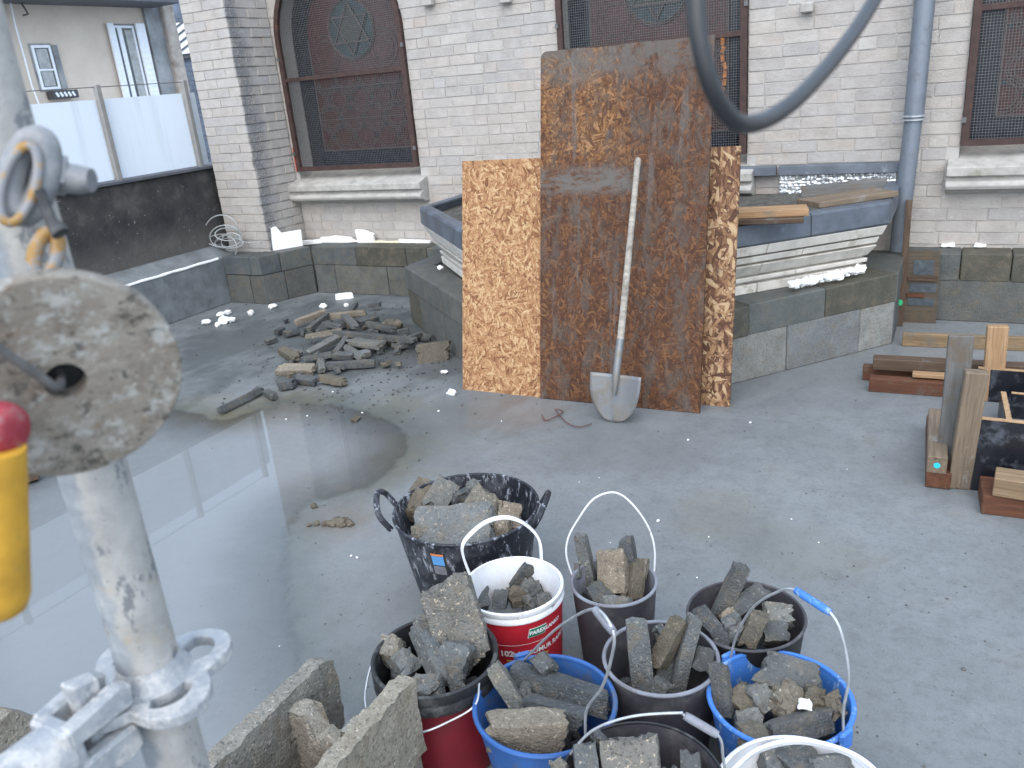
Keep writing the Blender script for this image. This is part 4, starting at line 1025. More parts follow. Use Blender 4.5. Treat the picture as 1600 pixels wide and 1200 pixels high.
for i in range(170):
    x, y = rg.uniform(250, 1600), rg.uniform(600, 1200); sp.append((G(x, y, .002), abs(rg.gauss(.0012, .0016)) + .0012))
o = crumbs('floor_grit', sp, MULCH); tag(o, 'fine dark grit scattered over the concrete terrace floor', 'grit')
sp = [(G(rg.uniform(350, 1560), rg.uniform(590, 1100), .003), rg.uniform(.002, .0038)) for _ in range(16)] + [(G(x, y, .004), .006) for x, y in ((549, 868), (558, 871), (520, 612), (447, 655), (480, 650), (566, 645), (685, 642), (1075, 687), (1028, 813), (1172, 660), (168, 952))]
o = crumbs('foam_specks', sp, FOAM); tag(o, 'tiny white foam specks dotted over the terrace floor', 'specks')
# mud clump, twig, rusty wire
tag(lumps('mud_clump', [(G(528 + dx, 815 + dy, .006), r) for dx, dy, r in ((-12, 4, .02), (-4, 0, .03), (6, 2, .032), (14, 0, .022), (20, 4, .016), (-22, 4, .014), (-34, 3, .014), (-45, 5, .01))], CH_MUD, seed=8), 'brown clump of mud on the floor left of the black tub', 'mud')
tag(lumps('mud_clump', [(G(491, 791, .005), .018)], CH_MUD, seed=9), 'small round mud clump just left of the larger mud clump', 'mud')
tag(MB().tube(spline([G(x, y, .01) for x, y in ((847, 648), (852, 657), (866, 652), (880, 643), (868, 640), (885, 660), (905, 667), (925, 662))], 6), .0025, 5).build('rusty_wire', RUSTW), 'bent rusty wire lying on the floor left of the shovel blade', 'wire')
Cp((552, 658, .012), (560, 650, .012), .03, .02, CH_MUD, 'small brown chip alone on the floor in front of the rubble pile', name='concrete_chip', cat='chip')
# ================================================================== RIGHT: PLANKS ON THE BAY ROOF
zr = .835
plank('timber_plank', G(1152, 333, .857), G(1262, 328, .857), .15, .035, W_ORG, label='orange new timber plank on the bay roof beside the leaning boards', cat='plank')
plank('timber_plank', G(1152, 346, .826), G(1256, 343, .826), .07, .025, W_BRN, label='brown batten on the bay roof edge under the orange plank', cat='plank')
plank('timber_plank', G(1262, 318, .829), G(1384, 300, .829), .20, .03, W_DRT, label='cement stained board on the bay roof near the downpipe', cat='plank')
plank('timber_plank', PY(1252, 300, 5.50), PY(1386, 287, 5.50), .075, .02, W_GRY, up=(0, -1, .35), label='grey board leaning upright against the foil on the bay roof', cat='plank')
# panel and batten leaning on the kerb by the downpipe
a, b = PY(1406, 506, 5.30), PY(1421, 312, 5.43)
plank('timber_batten', V(a.x, 5.28, .0), V(b.x, 5.42, b.z), .035, .022, W_BRN, up=(0, -1, .2), label='thin upright brown batten in front of the downpipe', cat='batten')
bl, br = G(1411, 503), G(1456, 504); cp = thing('wooden_panel', 'brown rough wooden panel with three grey slots leaning on the kerb by the downpipe', 'panel', (bl + br) / 2)
tl, tr = PY(1420, 390, 5.40), PY(1470, 392, 5.40); tl.z = tr.z
bl = V(bl.x, 5.385, 0); br = V(br.x + .02, 5.385, 0)
def quad(f0, f1, g0, g1):
    def P(u, v): return (bl.lerp(br, u)).lerp(tl.lerp(tr, u), v)
    return [P(f0, g0), P(f1, g0), P(f1, g1), P(f0, g1)]
MB().prism(quad(0, 1, 0, 1), (0, -.02, 0)).build('plate', W_PAN, cp)
for u0, u1, v0, v1 in ((.2, .82, .68, .88), (.12, .95, .44, .56), (.1, .92, .25, .35)):
    MB().prism([p + V(0, -.02, 0) for p in quad(u0, u1, v0, v1)], (0, -.003, 0)).build('slot', SLOTB, cp)
MB().prism([p + V(0, -.02, 0) for p in quad(.05, .95, .60, .66)], (0, -.012, 0)).build('cleat', W_BRN, cp); MB().prism([p + V(0, -.02, 0) for p in quad(.05, .6, .37, .42)], (0, -.008, 0)).build('cleat', W_RED, cp)

gq = PY(1407, 472, 5.285); e = bmesh.new(); bmesh.ops.create_circle(e, cap_ends=True, radius=.016, segments=12)
for v in e.verts: v.co = Vector((v.co.x * .8 + gq.x, gq.y - .012, v.co.y * 1.2 + gq.z))
me = bpy.data.meshes.new('paint_dot'); e.to_mesh(me); e.free()
for o_ in [o_ for o_ in COL.objects if o_.name.startswith('timber_batten')]:
    dt = link('paint_dot', me, GREENP); dt.parent = o_; dt.matrix_parent_inverse = o_.matrix_world.inverted()
# ================================================================== RIGHT: TIMBERS AND FORMWORK BOX
def lie(a, b, h, t, mat, label, z=0, ex=0):     # plank lying, front bottom edge from picture points a to b (height z)
    A, B = G(*a, z), G(*b, z); d = (B - A).normalized(); B = B + d * ex; n = V(-d.y, d.x, 0)
    return plank('timber_plank', A + n * t / 2 + V(0, 0, h / 2), B + n * t / 2 + V(0, 0, h / 2), t, h, mat, label=label, cat='plank')
lie((1409, 541), (1600, 549), .075, .035, W_TAN, 'tan plank on edge nearest the kerb at the right', 0, .6)
lie((1357, 612), (1480, 621), .07, .06, W_RED, 'red brown timber on the floor, front of the right hand timbers', 0, .8)
lie((1347, 594), (1480, 603), .075, .05, W_RED, 'dark red timber just behind the front red brown timber', 0, .8)
lie((1363, 578), (1482, 585), .06, .07, W_BRN, 'dark weathered beam with a pale top lying on the red timbers', .078, .8)
lie((1425, 590), (1484, 594), .02, .05, W_ORG, 'thin orange slip lying on the red timbers', .0785, .1)
# uprights
def upright(px, base, topy, wpx, t, mat, label, lean=0.):
    p = G(*base); d = (p - EYE).dot(FW); wd = wpx / F * d
    tp = PY(px, topy, p.y + lean)
    return plank('timber_post', V(p.x, p.y, .0), V(tp.x, p.y + lean, tp.z), wd, t, mat, up=(.12, -1, 0), label=label, cat='post')
upright(1502, (1481, 742), 524, 34, .025, W_GRY, 'tall grey upright board at the left side of the black formwork box', .02)
upright(1526, (1497, 760), 580, 31, .05, W_DRT, 'cement stained square post beside the black plywood panel', .0)
upright(1559, (1549, 625), 509, 28, .045, W_ORG, 'pale new post standing behind the black formwork box', .0)
# short stacked baulks
tb1 = [G(1448, 752, 0), G(1482, 755, 0)]
plank('timber_baulk', G(1466, 751, .035) + V(0, .0, 0), G(1464, 660, .035), .085, .065, W_RED, label='red brown baulk under the baulk with the cyan paint dot', cat='baulk')
ob = plank('timber_baulk', G(1464, 727, .10) - V(0, .0, 0), G(1464, 650, .105), .068, .07, W_DRT, label='stained baulk with a cyan paint dot on its end, left of the grey upright', cat='baulk')
pe = G(1464, 716, .10); pe = V(G(1464, 727, .10).x, G(1464, 727, .10).y - .0015, .103)
e = bmesh.new(); bmesh.ops.create_circle(e, cap_ends=True, radius=.012, segments=14)
for v in e.verts: v.co = Vector((v.co.x, 0, v.co.y))
me = bpy.data.meshes.new('paint_dot'); e.to_mesh(me); e.free(); dt = link('paint_dot', me, CYAN); dt.parent = ob; dt.matrix_parent_inverse = ob.matrix_world.inverted()
d_ = (G(1464, 727, .10) - G(1464, 650, .105)).normalized(); dt.matrix_world = Matrix.Translation(G(1464, 727, .10) + d_ * .002 + V(0, 0, .0)) @ frame(V(0, 0, 1).cross(d_) * -1, (0, 0, 1)).to_4x4()
# black formwork box
fb0, fb1 = G(1506, 764), G(1531, 770); fd = V(1, -.03, 0).normalized()
hb = PY(1524, 653, fb0.y + .01).z
box = thing('formwork_box', 'open box of black film faced plywood panels at the right edge', 'formwork', fb0)
lx = fb0.x
def ply(a, b, z1, name='plywood_panel', th=.021, z0=0.):
    d = (b - a).normalized(); n = V(-d.y, d.x, 0)
    o = MB().prism([a + V(0, 0, z0), b + V(0, 0, z0), b + n * th + V(0, 0, z0), a + n * th + V(0, 0, z0)], (0, 0, z1 - z0)).build(name, PLY, box)
    MB().prism([a + V(0, 0, z1 + .001) + d * .001, b + V(0, 0, z1 + .001) - d * .001, b + n * (th - .001) + V(0, 0, z1 + .001), a + n * (th - .001) + V(0, 0, z1 + .001)], (0, 0, .004)).build('panel_edge', PLYE, o)
    return o
ply(fb0, fb0 + fd * .75, hb)
MB().prism([fb0 + V(-.004, 0, .002), fb0 + V(-.001, 0, .002), fb0 + V(-.001, .02, .002), fb0 + V(-.004, .02, .002)], (0, 0, hb)).build('panel_edge', PLYE, box)
bk = G(1552, 640); zb_ = PY(1553, 575, bk.y + .02).z
yb_ = 4.15; pL = PY(1540, 577, yb_)
ply(V(pL.x - .03, yb_, 0), V(pL.x + .75, yb_ - .02, 0), pL.z)
pA, pB = PY(1583, 598, 3.95), PY(1600, 641, 3.6)
ply(V(pA.x + .0, 3.50, 0), V(pA.x - .02, 3.98, 0), pA.z - .06)
ply(V(pA.x, 3.97, 0), V(pA.x + .5, 3.95, 0), pA.z - .06, th=.018)
lie((1532, 803), (1600, 811), .075, .16, W_RED, 'thick red brown timber on the floor at the right edge of the view', 0, .5)
lie((1550, 775), (1600, 783), .07, .10, W_TAN, 'tan timber on top of the thick red brown timber at the right edge', .078, .5)
# pallet glimpsed at the far left
pl_ = thing('timber_pallet', 'dark timber pallet glimpsed behind the wooden disc at the left', 'pallet', G(25, 745))
for i in range(3): plank('slat', G(-40 + 0, 722 + i * 9, .10), G(44, 706 + i * 9, .10), .09, .018, W_BRN, parent=pl_)
for x, y in ((-20, 758), (44, 742)): plank('bearer', G(x, y, .05), G(x - 8, y - 22, .05), .08, .075, W_BRN, parent=pl_)
tag(MB().prism([G(-30, 728, .12), G(36, 715, .12), G(30, 702, .12), G(-36, 715, .12)], (0, 0, .05)).build('black_tray', P_BLK2), 'black plastic tray lying on the pallet at the left', 'tray')

# ================================================================== BUCKETS
BK = {}
def bucket(key, name, label, px, py, z, r, taper, bodymat, rimmat=None, inmat=None, rimr=.005, rimh=.0, segs=48):
    c = G(px, py, z); c0 = V(c.x, c.y, 0); rb_ = r * taper; t = .004
    th = thing(name, label, 'bucket', c0); BK[key] = (c0, r, z, taper, th)
    b = MB().lathe([(0, .004), (rb_ - .01, .002), (rb_, .012)] + [(rb_ + (r - rb_) * k / 6, .012 + (z - .012) * k / 6) for k in range(1, 7)], c0, segs).build('body', bodymat, th)
    MB().lathe([(r - t, z - .001)] + [(rb_ - t + (r - rb_) * k / 6, .012 + (z - .012) * k / 6) for k in range(5, -1, -1)] + [(0, .012)], c0, segs).build('inner_wall', inmat or bodymat, th)
    if rimh:
        MB().lathe([(r + .002, z - rimh), (r + rimr, z - rimh), (r + rimr, z - rimh * .62), (r + rimr * .6, z - rimh * .56), (r + rimr * .6, z - rimh * .46), (r + rimr, z - rimh * .4), (r + rimr, z), (r, z + .003), (r - t, z)], c0, segs).build('rim', rimmat or bodymat, th)
    else:
        MB().tube([c0 + V(r * math.cos(2 * math.pi * k / segs), r * math.sin(2 * math.pi * k / segs), z) for k in range(segs)], rimr, 8, closed=True).build('rim', rimmat or bodymat, th)
    return th
def rimdir(key, px, py):
    c0, r, z, tp, th = BK[key]; p = G(px, py, z) - c0; p.z = 0; return p.normalized()
def bail(key, pts, tilt, rr=.0028, mat=None, name='bail', lugs=None, grip=None, gripmat=None, lugmat=None, flat=False):
    c0, r, z, tp, th = BK[key]
    A = c0 + rimdir(key, *pts[0]) * (r + .004) + V(0, 0, z - .008); B = c0 + rimdir(key, *pts[-1]) * (r + .004) + V(0, 0, z - .008)
    ab = (B - A).normalized(); n = ab.cross(V(0, 0, 1)).normalized(); n = Matrix.Rotation(tilt, 3, ab) @ n
    P = [A] + [PL(x, y, (A + B) / 2, n) for x, y in pts[1:-1]] + [B]
    S = spline(P, 8)
    if flat:
        vs = []; N = len(S)
        for i, p in enumerate(S):
            t = (S[min(i + 1, N - 1)] - S[max(i - 1, 0)]).normalized(); b = n; c = t.cross(b)
            for (u, v) in ((-1, -1), (1, -1), (1, 1), (-1, 1)): vs.append(p + b * (u * rr) + c * (v * .0035))
        fs = [(i * 4 + k, i * 4 + (k + 1) % 4, (i + 1) * 4 + (k + 1) % 4, (i + 1) * 4 + k) for i in range(N - 1) for k in range(4)]
        o = MB().add(vs, fs).build(name, mat, th, .001)
    else: o = MB().tube(S, rr, 8).build(name, mat or STEEL, th)
    if grip:
        i0, i1 = grip; MB().tube([P[i0].lerp(P[i1], k / 6) for k in range(7)], [.0075, .0085, .0085, .0085, .0085, .0085, .0075], 12).build('grip', gripmat, th)
    if lugmat:
        for Q in (A, B):
            d = Q - c0; d.z = 0; d.normalize()
            MB().box(Q + d * .004 + V(0, 0, .0), (.012, .042, .05), frame(d, (0, 0, 1))).build('lug', lugmat, th, .005)
    return o
# --- 1 black tub
tb = bucket('tub', 'rubble_tub', 'large black rubber tub splashed with white, full of concrete pieces', 728, 792, .33, .231, .76, P_BLK, rimr=.005)
c0, r, z, tp, _ = BK['tub']
def tubhandle(pts, mat):
    MB().tube(spline(pts, 6), .0095, 8).build('handle', mat, tb)
d = rimdir('tub', 622, 800); s_ = V(-d.y, d.x, 0)
tubhandle([c0 + d * (r + .002) + s_ * -.075 + V(0, 0, z - .02), c0 + d * (r + .035) + s_ * -.07 + V(0, 0, z + .035), c0 + d * (r + .045) + V(0, 0, z + .07), c0 + d * (r + .035) + s_ * .07 + V(0, 0, z + .035), c0 + d * (r + .002) + s_ * .075 + V(0, 0, z - .02)], P_BLK)
d = rimdir('tub', 838, 795); s_ = V(-d.y, d.x, 0)
tubhandle([c0 + d * (r + .002) + s_ * -.075 + V(0, 0, z - .02), c0 + d * (r + .025) + s_ * -.07 + V(0, 0, z + .02), c0 + d * (r + .035) + V(0, 0, z + .04), c0 + d * (r + .025) + s_ * .07 + V(0, 0, z + .02), c0 + d * (r + .002) + s_ * .075 + V(0, 0, z - .02)], P_BLK)
# cylinder print helper: text/patch on the bucket wall
def on_wall(key, px, py, out=.0015):       # angle and height of a picture point on the near bucket wall
    c0, r, z, tp, th = BK[key]; best = None
    for k in range(720):
        a = 2 * math.pi * k / 720
        for zz in [z * j / 60 for j in range(61)]:
            rr = r * tp + (r - r * tp) * zz / z; p = c0 + V(rr * math.cos(a), rr * math.sin(a), zz)
            if (EYE - p).dot(V(math.cos(a), math.sin(a), 0)) < 0: continue
            q = prj(p); e = (q[0] - px) ** 2 + (q[1] - py) ** 2
            if best is None or e < best[0]: best = (e, a, zz)
    return best[1], best[2]
def wrap(key, a, zz, u, v, out):            # u metres along the wall, v metres up
    c0, r, z, tp, th = BK[key]; h = zz + v; rr = r * tp + (r - r * tp) * h / z + out; aa = a + u / rr
    return c0 + V(rr * math.cos(aa), rr * math.sin(aa), h)
def patch(key, a, zz, w_, h_, mat, name, out=.0012, skew=0., n=10):
    vs = []
    for j in (0, 1):
        for i in range(n + 1): vs.append(wrap(key, a, zz, (i / n - .5) * w_ + (j - .5) * skew, (j - .5) * h_, out))
    return MB().add(vs, [(i, i + 1, n + 2 + i, n + 1 + i) for i in range(n)], True).build(name, mat, BK[key][4])
def lettering(key, txt, a, zz, size, mat, out=.002, align='CENTER', shear=0., bold=0.):
    cu = bpy.data.curves.new('t', 'FONT'); cu.body = txt; cu.size = size; cu.align_x = align; cu.align_y = 'CENTER'; cu.shear = shear; cu.offset = bold; cu.resolution_u = 3
    o = bpy.data.objects.new('t', cu); COL.objects.link(o); dg = bpy.context.evaluated_depsgraph_get(); dg.update()
    me = bpy.data.meshes.new_from_object(o.evaluated_get(dg)); bpy.data.objects.remove(o); off = wloc(BK[key][4])
    for v in me.vertices: v.co = wrap(key, a, zz, v.co.x, v.co.y, out) - off
    me.name = 'lettering'; me.materials.clear(); return link('lettering', me, mat, BK[key][4])
a, zz = on_wall('tub', 686, 882)
patch('tub', a, zz, .052, .085, P_INKK, 'label'); patch('tub', a, zz + .015, .040, .035, P_INKB, 'label_band', .002); patch('tub', a, zz - .022, .040, .032, P_LGR, 'label_band', .002); patch('tub', a, zz + .037, .042, .008, P_INKO, 'label_band', .0022)
# --- 2 white and red bucket
px_ = bucket('parex', 'render_bucket', 'white bucket with a red printed label and thick white handle, few concrete pieces inside', 801, 913, .30, .136, .86, P_WHT, P_WHT, P_WHT, .004, .032)
c0, r, z, tp, th = BK['parex']
prof = []
for k in range(9):
    h = .012 + (.262 - .012) * k / 8; prof.append((r * tp + (r - r * tp) * h / z + .0006, h))
MB().lathe(prof, c0, 48).build('red_label', P_RED, th)
a, zz = on_wall('parex', 846, 982)
patch('parex', a - .10, zz, .052, .028, P_INK, 'logo_border', .0014, .006); patch('parex', a - .10, zz, .049, .025, P_GRN, 'logo_panel', .0022, .006)
lettering('parex', 'PAREX', a - .10, zz, .0165, P_INK, .0030, shear=.15, bold=.0006); lettering('parex', 'LANKO', a + .31, zz - .001, .0165, P_INK, .0020, shear=.15, bold=.0006)
a2, z2 = on_wall('parex', 792, 1021); lettering('parex', '102', a2, z2, .025, P_INK, .0020, bold=.0009)
a3, z3 = on_wall('parex', 836, 1018); lettering('parex', 'LANKOMUR RAPIDE', a2 + .13, z2 - .0015, .0205, P_INK, .0020, align='LEFT', bold=.0006)
patch('parex', a2 + .4, z2 + .028, .21, .0012, P_INK, 'line', .002, n=24); patch('parex', a2 + .45, z2 - .022, .12, .004, P_INKY, 'line', .002, n=24)
aw, zw = on_wall('parex', 862, 946); lettering('parex', 'TP', aw, .284, .014, P_INKK, .0058)
bail('parex', [(712, 890), (722, 856), (742, 828), (768, 812), (796, 809), (822, 820), (842, 843), (853, 868)], 0, .0075, P_WHT, 'handle', flat=True)
# --- 3 pale grey bucket with tall wire
bucket('grey', 'mortar_bucket', 'narrow pale grey bucket with a tall white wire handle standing up', 959, 908, .27, .117, .84, P_GRY, P_LGR, P_LGR, .005)
bail('grey', [(891, 897), (885, 868), (888, 840), (903, 812), (925, 782), (950, 770), (972, 774), (996, 797), (1015, 828), (1023, 860), (1022, 893)], 0, .0027, P_WHT)
# --- 4 dark bucket at the back right
bucket('dback', 'mortar_bucket', 'dark bucket without handle behind the bright blue bucket', 1165, 960, .28, .144, .80, P_BLK2, P_GRY, P_GRY, .004)
# --- 5 dark grey bucket in the middle
bucket('dmid', 'mortar_bucket', 'dark grey bucket in the middle with long strips standing in it', 1032, 1026, .28, .134, .82, P_GRY, P_LGR, P_GRY, .005)
# --- 6 bright blue
bucket('blueR', 'mortar_bucket', 'bright blue bucket with a blue grip on its raised wire handle', 1218, 1089, .265, .153, .74, P_BLU2, P_BLU2, P_BLU2, .006)
bail('blueR', [(1146, 1034), (1152, 990), (1176, 950), (1210, 927), (1243, 922), (1297, 957), (1318, 1002), (1326, 1060), (1318, 1108), (1302, 1140)], 0, .003, STEEL, grip=(4, 5), gripmat=P_BLU2, lugmat=P_BLU2)
# --- 7 red bucket with black rim
bucket('red', 'mortar_bucket', 'dark red bucket with a ribbed black rim and a big slab leaning in it', 679, 1022, .30, .150, .86, P_DRED, P_BLK2, P_BLK2, .006, .055)
bail('red', [(584, 1030), (574, 1062), (571, 1100), (588, 1150), (652, 1146), (700, 1128), (742, 1102), (767, 1074)], rad(-62), .0025, STEEL)
# --- 8 blue left
bucket('blueL', 'mortar_bucket', 'dirty blue bucket with a white grip on its wire handle, rough strips lying inside', 851, 1098, .265, .160, .74, P_BLU, P_BLU, P_BLU, .006)
bail('blueL', [(818, 1032), (850, 1000), (884, 972), (930, 952), (958, 987), (955, 1030), (940, 1075), (916, 1112), (889, 1139)], 0, .003, STEEL, grip=(3, 4), gripmat=P_LGR, lugmat=P_BLU)
# --- 9 dark bucket, bottom centre
bucket('dbot', 'mortar_bucket', 'black bucket at the bottom edge with a pale grip on its wire handle', 1003, 1222, .30, .158, .82, P_BLK2, P_BLK2, P_GRY, .003)
bail('dbot', [(886, 1178), (925, 1142), (985, 1120), (1060, 1114), (1070, 1118), (1121, 1148), (1130, 1185), (1133, 1225)], 0, .0028, STEEL, grip=(4, 5), gripmat=P_LGR)
# --- 10 white bucket, bottom right
bucket('white', 'render_bucket', 'plain white bucket cut by the bottom edge beside the bright blue bucket', 1255, 1250, .29, .158, .86, P_WHT, P_WHT, P_WHT, .005, .03)
bail('white', [(1138, 1240), (1150, 1200), (1190, 1170), (1250, 1158), (1320, 1174), (1368, 1206), (1380, 1250)], rad(-70), .008, P_WHT, 'handle', flat=True)

# rubble mass inside each bucket (below the pieces)
for key, lvl, seed in (('tub', .20, 1), ('parex', .13, 2), ('grey', .17, 3), ('dback', .15, 4), ('dmid', .10, 5), ('blueR', .15, 6), ('red', .17, 7), ('blueL', .11, 8), ('dbot', .16, 9), ('white', .18, 10)):
    c0, r, z, tp, th = BK[key]; rr = random.Random(seed); sp = []
    rl = r * tp + (r - r * tp) * lvl / z
    for i in range(46):
        a, q = rr.uniform(0, 6.28), math.sqrt(rr.random()) * (rl - .035); s = rr.uniform(.016, .032)
        sp.append((c0 + V(q * math.cos(a), q * math.sin(a), lvl - .02 + rr.uniform(-.02, .014)), s))
    MBp = lumps('rubble_fill', sp, CH_GREY if key in ('red', 'tub', 'white') else CH_DARK, seed=seed)
    tag(MBp, 'loose rubble filling the ' + {'tub': 'large black tub', 'parex': 'white and red printed bucket', 'grey': 'narrow pale grey bucket', 'dback': 'dark bucket at the back right', 'dmid': 'dark grey middle bucket', 'blueR': 'bright blue bucket', 'red': 'dark red bucket', 'blueL': 'dirty blue bucket', 'dbot': 'black bottom bucket', 'white': 'plain white bottom bucket'}[key], 'rubble', kind='stuff')

# ---- pieces in the buckets : ends as (picture x, y, height)
def fill(g, lst):
    for e in lst:
        a, b, W, T, mt, lab = e[:6]; kw = e[6] if len(e) > 6 else {}
        if not kw.get('name'): W, T = W * .86, T * .9
        Cp(a, b, W, T, mt, lab, g, **kw)
SLB = dict(name='concrete_slab'); LMP = dict(name='concrete_lump', lump=True)
fill('concrete pieces in the black tub', [
    ((648, 828, .29), (775, 820, .30), .14, .06, CH_GREY, 'big bluish flat slab at the front of the black tub', dict(name='concrete_slab', cuts=6)),
    ((738, 832, .27), (775, 775, .33), .15, .05, CH_TAN, 'large tan slab leaning at the right of the black tub', dict(name='concrete_slab', cuts=6, roll=.1)),
    ((775, 800, .31), (815, 808, .29), .08, .05, CH_TAN, 'tan corner piece at the right rim of the black tub', SLB),
    ((672, 800, .27), (703, 752, .33), .085, .06, CH_GREY, 'smooth wedge pointing up at the back of the black tub', SLB),
    ((645, 805, .28), (665, 757, .31), .07, .06, CH_MUD, 'muddy greenish piece at the left rim of the black tub', LMP),
    ((632, 800, .27), (655, 790, .27), .06, .05, CH_MUD, 'small muddy lump under the left handle of the black tub', LMP),
    ((705, 782, .29), (735, 776, .29), .06, .05, CH_DARK, 'dark middle lump between the slabs of the black tub', LMP),
    ((727, 765, .30), (752, 764, .30), .055, .05, CH_GREY, 'small grey lump at the back of the black tub', LMP),
    ((645, 835, .28), (690, 832, .28), .07, .06, CH_TAN, 'crumbled tan lump with white bits at the front left of the black tub', LMP),
    ((770, 822, .28), (800, 825, .28), .06, .05, CH_TAN, 'tan lump under the white handle in the black tub', LMP)])
fill('concrete pieces in the printed bucket', [
    ((800, 920, .20), (830, 880, .28), .045, .035, CH_DARK, 'dark strip leaning on the back wall of the printed bucket'),
    ((815, 940, .18), (832, 900, .24), .05, .045, CH_GREY, 'second strip right of the dark strip in the printed bucket'),
    ((780, 950, .17), (785, 920, .22), .05, .05, CH_GREY, 'short upright strip in the front of the printed bucket'),
    ((742, 938, .20), (765, 934, .20), .07, .05, CH_DARK, 'square dark piece at the left of the printed bucket'),
    ((795, 935, .19), (818, 925, .20), .05, .05, CH_MUD, 'brownish lump in the middle of the printed bucket', LMP),
    ((828, 930, .20), (848, 922, .21), .05, .045, CH_DARK, 'round dark lump at the right of the printed bucket', LMP),
    ((840, 945, .19), (862, 938, .19), .05, .04, CH_GREY, 'flat lump at the right wall of the printed bucket', LMP),
    ((755, 920, .20), (775, 918, .20), .05, .04, CH_DARK, 'dark lump at the back left of the printed bucket', LMP),
    ((820, 945, .18), (830, 940, .18), .05, .05, CH_GREY, 'small front lump in the printed bucket', LMP)])
fill('concrete pieces in the narrow grey bucket', [
    ((925, 915, .20), (906, 833, .36), .038, .04, CH_GREY, 'tall strip standing at the left of the narrow grey bucket'),
    ((904, 905, .25), (902, 880, .28), .018, .02, CH_DARK, 'thin chip at the left rim of the narrow grey bucket'),
    ((962, 938, .20), (955, 855, .33), .085, .04, CH_TAN, 'broad crumbly slab standing in the middle of the narrow grey bucket', dict(name='concrete_slab', rough=1.8, cuts=6)),
    ((988, 915, .22), (978, 838, .36), .045, .045, CH_DARK, 'dark strip with a chipped top at the back right of the narrow grey bucket'),
    ((990, 940, .20), (996, 872, .30), .05, .04, CH_MUD, 'brown strip leaning at the right of the narrow grey bucket'),
    ((940, 948, .24), (988, 945, .24), .05, .05, CH_GREY, 'rough lump in the front of the narrow grey bucket', LMP),
    ((920, 935, .22), (945, 925, .22), .06, .05, CH_DARK, 'crumbly dark lump at the front left of the narrow grey bucket', LMP),
    ((1004, 905, .25), (1008, 872, .30), .025, .02, CH_TAN, 'thin flake at the right rim of the narrow grey bucket')])
fill('concrete pieces in the dark back bucket', [
    ((1120, 970, .22), (1160, 882, .38), .045, .045, CH_DARK, 'long bluish strip sticking up out of the dark back bucket'),
    ((1140, 960, .25), (1195, 920, .30), .055, .05, CH_DARK, 'thick strip lying towards the back of the dark back bucket'),
    ((1090, 948, .30), (1140, 1010, .22), .045, .04, CH_DARK, 'strip sloping down from the left rim of the dark back bucket'),
    ((1165, 1010, .22), (1188, 957, .30), .05, .06, CH_MUD, 'brown square ended strip standing in front in the dark back bucket'),
    ((1190, 960, .27), (1240, 965, .27), .06, .05, CH_GREY, 'grey strip along the right wall of the dark back bucket'),
    ((1190, 990, .25), (1232, 990, .25), .06, .05, CH_DARK, 'flat square piece at the front right of the dark back bucket'),
    ((1135, 985, .25), (1160, 972, .27), .055, .05, CH_GREY, 'angular lump between the strips of the dark back bucket', LMP),
    ((1130, 970, .26), (1150, 962, .27), .04, .04, CH_TAN, 'tan crumb in the middle of the dark back bucket', LMP)])
fill('concrete pieces in the dark grey bucket', [
    ((1005, 1088, .16), (994, 966, .36), .062, .045, CH_GREY, 'broad strip standing at the left of the dark grey bucket'),
    ((1022, 1045, .22), (1066, 965, .36), .05, .04, CH_MUD, 'brown strip leaning to the right in the dark grey bucket'),
    ((1058, 1080, .17), (1086, 962, .37), .038, .035, CH_GREY, 'narrow long strip standing at the right of the dark grey bucket'),
    ((1098, 1052, .23), (1108, 1012, .28), .055, .04, CH_DARK, 'square piece at the right rim of the dark grey bucket'),
    ((1040, 1075, .17), (1056, 1005, .26), .07, .03, CH_DARK, 'dark flat slab at the back centre of the dark grey bucket', SLB),
    ((1018, 1062, .20), (1048, 1090, .18), .05, .04, CH_GREY, 'angular grey shard at the bottom of the dark grey bucket'),
    ((975, 1085, .15), (990, 1075, .15), .06, .05, CH_DARK, 'dark lump at the bottom left of the dark grey bucket', LMP),
    ((1025, 990, .27), (1035, 985, .27), .03, .03, CH_GREY, 'small pebble like lump between the strips of the dark grey bucket', LMP)])
fill('concrete pieces in the bright blue bucket', [
    ((1133, 1125, .20), (1122, 1035, .32), .048, .03, CH_DARK, 'dark strip standing against the left wall of the bright blue bucket'),
    ((1185, 1045, .27), (1285, 1075, .25), .09, .05, CH_DARK, 'large dark slab lying at the back of the bright blue bucket', dict(name='concrete_slab', cuts=5, roll=-.5)),
    ((1200, 1152, .24), (1300, 1120, .24), .06, .05, CH_DARK, 'long strip along the front of the bright blue bucket'),
    ((1150, 1155, .24), (1195, 1150, .24), .05, .05, CH_MUD, 'brown lump at the front left rim of the bright blue bucket', LMP),
    ((1145, 1105, .22), (1175, 1078, .25), .06, .05, CH_MUD, 'rounded lump left of centre in the bright blue bucket', LMP),
    ((1172, 1098, .24), (1206, 1085, .25), .06, .05, CH_GREY, 'pale grey lump in the middle of the bright blue bucket', LMP),
    ((1210, 1110, .24), (1245, 1078, .26), .06, .05, CH_TAN, 'crumbly tan lump in the centre of the bright blue bucket', dict(name='concrete_lump', lump=True, rough=1.5)),
    ((1255, 1085, .26), (1285, 1095, .25), .05, .05, CH_MUD, 'brown angular lump at the right of the bright blue bucket', LMP),
    ((1150, 1130, .22), (1190, 1125, .23), .05, .05, CH_GREY, 'grey lump in the front left of the bright blue bucket', LMP),
    ((1285, 1105, .25), (1308, 1100, .25), .05, .05, CH_MUD, 'crumbly lump at the right wall of the bright blue bucket', dict(name='concrete_lump', lump=True, rough=1.5)),
    ((1248, 1100, .27), (1266, 1100, .27), .02, .02, FOAM, 'little white lump in the middle of the bright blue bucket', LMP)])
